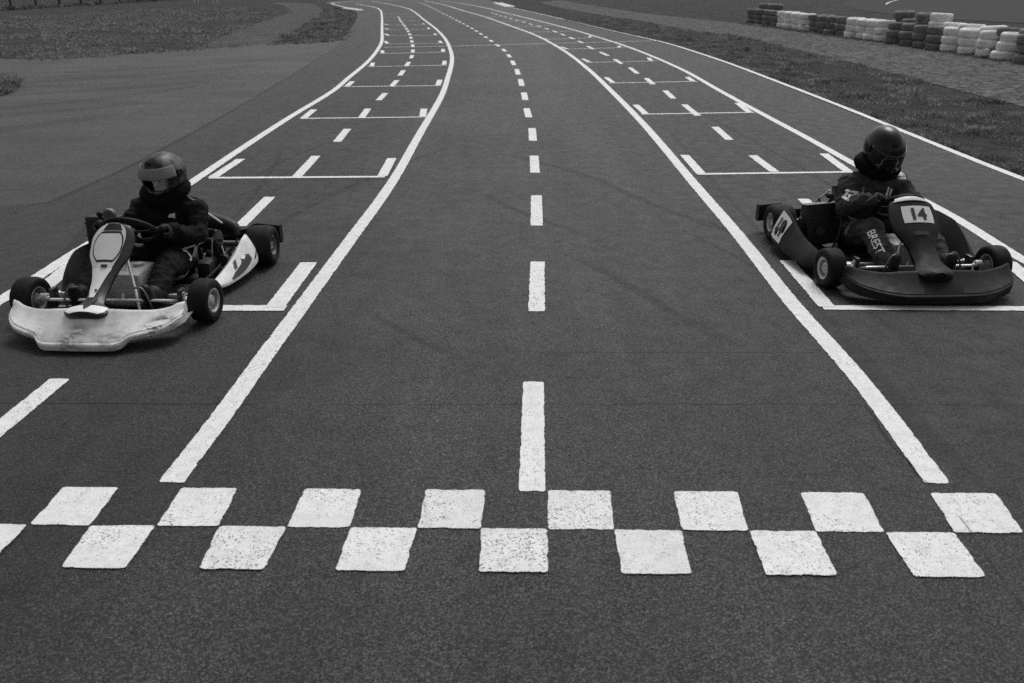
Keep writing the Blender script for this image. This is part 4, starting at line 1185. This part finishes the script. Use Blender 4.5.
def driver(pos, heading, who):
    kid = who == 'kid'
    SW_C.xyz = (.265, .012, .442) if kid else (.235, .0, .425)
    suit = M['fabric_black'] if kid else M['fabric_grey']
    J = {}
    if kid:
        J.update(hip=Vector((-.21, 0, .135)), chest=Vector((-.17, .04, .35)), neck=Vector((-.145, .065, .515)), head=Vector((-.115, .08, .668)), sh=.165, yaw=R(-13), tilt=R(8))
        elbow = {1: Vector((-.05, .265, .325)), -1: Vector((.0, -.175, .335))}; hands = {1: R(112), -1: R(-98)}
        knee = {1: Vector((.25, .185, .235)), -1: Vector((.25, -.185, .24))}; ankle = {1: Vector((.55, .20, .115)), -1: Vector((.55, -.20, .115))}
        k_ = 1.0
    else:
        J.update(hip=Vector((-.21, 0, .14)), chest=Vector((-.17, 0, .38)), neck=Vector((-.125, -.005, .55)), head=Vector((-.075, .0, .715)), sh=.155, yaw=R(5), tilt=R(27))
        elbow = {1: Vector((-.03, .29, .33)), -1: Vector((-.03, -.225, .36))}; hands = {1: R(112), -1: R(-74)}
        knee = {1: Vector((.27, .19, .275)), -1: Vector((.27, -.165, .28))}; ankle = {1: Vector((.57, .19, .12)), -1: Vector((.57, -.165, .12))}
        k_ = 1.08
    bm = bmesh.new()
    # torso rings
    def ring(c, a, b, tilt=0):
        return [Vector((c.x + b * math.cos(q), c.y + a * math.sin(q), c.z - tilt * b * math.cos(q))) for q in (2 * PI * i / 20 for i in range(20))]
    sh = J['sh']
    loft(bm, [ring(J['hip'] + Vector((0, 0, -.075)), .10 * k_, .08), ring(J['hip'] + Vector((0, 0, -.03)), .155 * k_, .115), ring(J['hip'] + Vector((0, 0, .05)), .155 * k_, .118), ring(J['hip'].lerp(J['chest'], .55), .145 * k_, .108), ring(J['chest'], .165 * k_, .118), ring(J['chest'] + Vector((.01, 0, .09)), .165 * k_, .112), ring(J['neck'] + Vector((-.005, 0, -.04)), .125 * k_, .085), ring(J['neck'] + Vector((0, 0, .0)), .07, .065)])
    hd = J['head']
    capsule(bm, J['neck'] - Vector((0, 0, .04)), hd - Vector((.0, 0, .05)), .055, .052)
    rot = Matrix.Rotation(J['yaw'], 3, 'Z') @ Matrix.Rotation(J['tilt'], 3, 'Y')
    ball(bm, hd + rot @ Vector((-.005, 0, .015)), (.088, .072, .095), 20, rot=rot); ball(bm, hd + rot @ Vector((.018, 0, -.055)), (.062, .055, .055), 18, rot=rot)
    capsule(bm, hd + rot @ Vector((.082, 0, .004)), hd + rot @ Vector((.094, 0, -.026)), .008, .012, 10)
    capsule(bm, hd + rot @ Vector((.070, -.018, -.056)), hd + rot @ Vector((.070, .018, -.056)), .009, .009, 8)
    capsule(bm, hd + rot @ Vector((.071, -.035, .022)), hd + rot @ Vector((.071, .035, .022)), .010, .010, 8)
    gl = {}
    for s in (1, -1):
        gb, wrist = hand_bm(s, hands[s]); gl[s] = gb
        shp = Vector((J['neck'].x - .012, J['neck'].y + s * sh, J['neck'].z - .055))
        capsule(bm, Vector((J['neck'].x, J['neck'].y + s * .06, J['neck'].z - .03)), shp, .065, .070 * k_)
        capsule(bm, shp, elbow[s], .068 * k_, .054 * k_)
        capsule(bm, elbow[s], wrist, .056 * k_, .036 * k_)
        hp = J['hip'] + Vector((.02, s * .085, -.01))
        capsule(bm, hp, knee[s], .090 * k_, .066 * k_); capsule(bm, knee[s], ankle[s], .066 * k_, .045 * k_)
        capsule(bm, hp.lerp(knee[s], .45), hp.lerp(knee[s], .8), .082 * k_, .072 * k_)
    mods = [('REMESH', dict(mode='VOXEL', voxel_size=.0085)), ('SMOOTH', dict(factor=.5, iterations=5))]
    me = baked(bm, mods, 'person')
    # cloth folds across arms, waist and legs; the head stays smooth
    b2 = bmesh.new(); b2.from_mesh(me); b2.normal_update()
    face_z = hd.z - .105
    for v in b2.verts:
        c = v.co
        if c.z < face_z:
            q = c * 1.0
            f = noise.fractal(Vector((q.x * 13, q.y * 13, q.z * 26)), 1.0, 2.0, 3) * .0075 + noise.noise(Vector((q.x * 6 + 4, q.y * 6, q.z * 6))) * .008
            rid = 1 - abs(noise.noise(Vector((q.x * 16 + q.z * 9, q.y * 14, q.z * 20 - q.x * 9)))); f += (rid ** 4) * .010
            v.co = c + v.normal * f
    for f in b2.faces:
        f.smooth = True
        if f.calc_center_median().z > face_z: f.material_index = 1
    bvh = BVHTree.FromBMesh(b2)
    b2.to_mesh(me); b2.free()
    me.materials.append(suit); me.materials.append(M['skin'])
    o = put('person', me, None); o.location = pos; o.rotation_euler = (0, 0, heading)
    # gloves, boots, collar -----------------------------------------------------------
    for s in (1, -1):
        gm = baked(gl[s], [('REMESH', dict(mode='VOXEL', voxel_size=.0042)), ('SMOOTH', dict(factor=.5, iterations=3))], 'glove')
        gm.materials.append(M['glove'] if kid else M['glove_grey']); gm.polygons.foreach_set('use_smooth', [True] * len(gm.polygons)); put('glove', gm, o)
        bb = bmesh.new(); an = ankle[s]
        capsule(bb, an + Vector((-.03, 0, .04)), an + Vector((0, 0, -.015)), .047, .043); capsule(bb, an + Vector((-.015, 0, -.035)), an + Vector((.045, 0, .075)), .036, .034); capsule(bb, an + Vector((.04, 0, .05)), an + Vector((.055, 0, .095)), .034, .029)
        m_ = baked(bb, [('REMESH', dict(mode='VOXEL', voxel_size=.006)), ('SMOOTH', dict(factor=.5, iterations=3))], 'boot')
        m_.materials.append(M['glove'] if kid else M['glove_grey']); m_.polygons.foreach_set('use_smooth', [True] * len(m_.polygons)); put('boot', m_, o)
    # neck collar
    cb = bmesh.new(); nc = J['neck'] + Vector((-.008, 0, .052 if kid else .058))
    pts = []
    for q in np.linspace(0, 2 * PI, 29)[:-1]:
        pts.append(nc + Vector((.088 * math.cos(q) + .01, .108 * math.sin(q), .034 * -math.cos(q) + .012 * abs(math.sin(q)) + .012 * math.sin(q * 1.0 + (0 if kid else PI)))))
    tube(cb, pts, .046, 14, closed=True)
    for v in cb.verts: v.co += Vector((0, 0, 1)) * .006 * noise.noise(v.co * 30) + (v.co - nc).normalized() * .006 * noise.noise(v.co * 22)
    build('collar', cb, M['collar'], o)
    # helmet
    dims = (.145, .119, .131) if kid else (.154, .117, .152)
    hel = helmet_mesh(R(56) if kid else R(66), R(-34) if kid else R(-30), R(10) if kid else R(18), dims)
    hel.materials.append(M['helmet_pattern'] if kid else M['helmet_black']); hel.polygons.foreach_set('use_smooth', [True] * len(hel.polygons))
    ho = put('helmet', hel, o); ho.location = hd + rot @ Vector((-.005, 0, .012)); ho.rotation_euler = rot.to_euler()
    vm = visor_mesh(R(74) if kid else R(80), R(6) if kid else R(-33), R(33) if kid else R(22), dims, .022, 1.05 if kid else 1.012)
    vm.materials.append(M['visor_grey'] if kid else M['visor_dark']); vm.polygons.foreach_set('use_smooth', [True] * len(vm.polygons)); put('visor', vm, ho)
    lb = bmesh.new()      # inner padding behind the opening
    ball(lb, (-.02, 0, .0), (dims[0] * .80, dims[1] * .84, dims[2] * .86), 24)
    for v in list(lb.verts):
        if v.co.x > .045: lb.verts.remove(v)
    build('padding', lb, M['collar'], ho)
    hb = bmesh.new()
    for s in (1, -1): lathe(hb, [(.001, .006), (.022, .006), (.026, 0), (.026, -.01), (.001, -.01)], 'y', 20, (.005, s * (dims[1] * 1.0), .02), closed=False)
    lathe(hb, [(.006, .004), (.014, .004), (.016, 0), (.006, 0)], 'x', 16, (dims[0] * .72, -.01 if kid else -.02, dims[2] * .74)); 
    build('helmet_vent', hb, M['black_plastic'], ho)
    if kid:
        for s in (1, -1):
            eb = bmesh.new(); ball(eb, hd + rot @ Vector((.0735, s * .029, .004)), (.008, .0125, .0065), 12); ball(eb, hd + rot @ Vector((.079, s * .028, .003)), (.005, .006, .006), 10, mi=1)
            build('eye', eb, [M['eye_white'], M['eye']], o)
            eb = bmesh.new(); tube(eb, [hd + rot @ Vector((.081, s * .014, .022)), hd + rot @ Vector((.080, s * .030, .027)), hd + rot @ Vector((.070, s * .045, .022))], .0035, 6, 4); build('eyebrow', eb, M['eye'], o)
        eb = bmesh.new(); tube(eb, [hd + rot @ Vector((.076, -.02, -.056)), hd + rot @ Vector((.081, 0, -.058)), hd + rot @ Vector((.076, .02, -.056))], .004, 6, 4); build('mouth', eb, M['patch_grey'], o)
    # sewn patches and lettering laid onto the suit --------------------------------------
    def decal(bm_, src, org, xd, yd, mi, ray):
        org, xd, yd, ray = Vector(org), Vector(xd).normalized(), Vector(yd).normalized(), Vector(ray).normalized()
        def fn(c):
            p = org + xd * c.x + yd * c.y
            h = bvh.ray_cast(p - ray * .16, ray)
            return (h[0] - ray * .003) if h[0] is not None else p
        append_bm(bm_, src, fn, mi)
    def rect(w, h, skew=0):
        b = bmesh.new(); bmesh.ops.create_grid(b, x_segments=6, y_segments=6, size=.5)
        for v in b.verts: v.co = Vector((v.co.x * w + v.co.y * skew, v.co.y * h, 0))
        return b
    def sew(*args):
        b = bmesh.new(); decal(b, *args); build('patch', b, [M['patch_white'], M['patch_grey']], o, recalc=False)
    if kid:
        sew(rect(.030, .022, .012), (0, .115, J['neck'].z - .055), (0, 1, 0), (0, 0, 1), 0, (-1, 0, -.25)); sew(rect(.012, .032), (0, .13, J['neck'].z - .055), (0, 1, 0), (0, 0, 1), 0, (-1, 0, -.25))
        sew(rect(.042, .014), (0, .14, J['neck'].z - .115), (0, 1, 0), (0, 0, 1), 1, (-1, 0, -.25))
        sew(rect(.05, .008), (-.14, J['neck'].y + sh - .01, J['neck'].z), (0, 1, -.3), (1, 0, 0), 1, (0, -.2, -1))
        for (dx, dz, w, h) in ((.02, .035, .07, .016), (-.02, .0, .016, .07), (.02, -.035, .06, .016)):
            sew(rect(w, h), (-.02 + dx, .20, .22 + dz), (1, 0, 0), (0, -.3, 1), 0, (-.25, -1, -.35))
    else:
        sew(rect(.018, .06, .01), (0, .055, J['neck'].z - .08), (0, 1, 0), (0, 0, 1), 0, (-1, 0, -.3)); sew(rect(.018, .05, .01), (0, .085, J['neck'].z - .085), (0, 1, 0), (0, 0, 1), 0, (-1, 0, -.3))
        sew(rect(.07, .05, .0), (-.10, sh - .005, J['neck'].z), (0, 1, -.2), (1, 0, 0), 0, (.1, 0, -1)); sew(rect(.016, .10, -.015), (0, -.10, J['neck'].z - .10), (0, 1, 0), (0, 0, 1), 1, (-1, 0, -.2))
        sew(rect(.05, .10, .02), (0, .14, J['neck'].z - .17), (0, 1, 0), (0, 0, 1), 1, (-1, 0, -.2))
        # angular emblem on the upper arm
        emb = bmesh.new()
        for (y0, z0, w, h, sk) in ((.0, .026, .075, .013, .006), (.0, -.02, .085, .013, .006), (-.032, .004, .016, .05, .01), (.030, .004, .018, .04, .01), (.0, .003, .05, .010, .0)):
            decal(emb, rect(w, h, sk), (.02 + y0, -.25, .45 + z0), (.75, .65, -.15), (0, 0, 1), 0, (-.65, .75, -.15))
        build('emblem', emb, M['patch_white'], o, recalc=False)
        kn, hp = knee[-1], J['hip'] + Vector((.02, -.085, -.01))
        tb2 = text_bm('BREST', .072, .02)
        c0 = kn.lerp(ankle[-1], .40); d0 = (ankle[-1] - kn).normalized()
        ray = Vector((-.45, .62, -.5)); yd = d0.cross(ray).normalized(); yd = yd if yd.y > 0 else -yd
        letb = bmesh.new(); decal(letb, tb2, c0, d0, yd, 0, ray); build('lettering', letb, M['patch_white'], o, recalc=False)
        sew(rect(.075, .12, .02), hp.lerp(kn, .40) + Vector((0, 0, .02)), (kn - hp), (0, .3, 1), 1, (-.3, 1, -.4))
    return o

k1 = driver(PL, HL, 'kid')
label(k1, 'young driver in black suit with raised grey visor, seated in the white nosed kart', 'person', 'kart drivers')
k2 = driver(PR, HR, 'adult')
label(k2, 'driver in black helmet looking down, seated in the black kart numbered 14', 'person', 'kart drivers')

# ------------------------------------------------------------------ light
W = bpy.data.worlds.new('World'); S.world = W; W.use_nodes = True
nt = W.node_tree; bg = nt.nodes['Background']
sky = nt.nodes.new('ShaderNodeTexSky'); sky.sky_type = 'NISHITA'; sky.sun_disc = False
SUN_EL, SUN_AZ = R(58), R(20)
sky.sun_elevation = SUN_EL; sky.sun_rotation = SUN_AZ; sky.dust_density = 4.0; sky.air_density = 1.0
bw = nt.nodes.new('ShaderNodeRGBToBW')
nt.links.new(sky.outputs[0], bw.inputs[0]); nt.links.new(bw.outputs[0], bg.inputs['Color'])
bg.inputs['Strength'].default_value = .13
sd = bpy.data.lights.new('sun', 'SUN'); sd.energy = 1.0; sd.angle = R(25); sd.color = (1, 1, 1)
so = bpy.data.objects.new('sun', sd); COL.objects.link(so)
v = Vector((math.sin(SUN_AZ) * math.cos(SUN_EL), math.cos(SUN_AZ) * math.cos(SUN_EL), math.sin(SUN_EL)))
so.rotation_euler = (-v).to_track_quat('-Z', 'Y').to_euler(); so.location = (0, 0, 30)

# ------------------------------------------------------------------ camera
cd = bpy.data.cameras.new('camera'); co = bpy.data.objects.new('camera', cd); COL.objects.link(co)
cd.sensor_width = 36; cd.lens = 36 * FPX / 1024; cd.clip_end = 2000; cd.clip_start = .05
co.location = (0, 0, CAMH); co.rotation_euler = (PI / 2 - PITCH, 0, 0)
cd.dof.use_dof = True; cd.dof.focus_distance = 5.2; cd.dof.aperture_fstop = 4.0
S.camera = co
S.view_settings.view_transform = 'Standard'; S.view_settings.look = 'None'
S.view_settings.exposure = 0.12; S.view_settings.gamma = 1.0; S.view_settings.use_curve_mapping = False
S.render.film_transparent = False
S.cycles.use_denoising = False
S.cycles.max_bounces = 6; S.cycles.transparent_max_bounces = 12
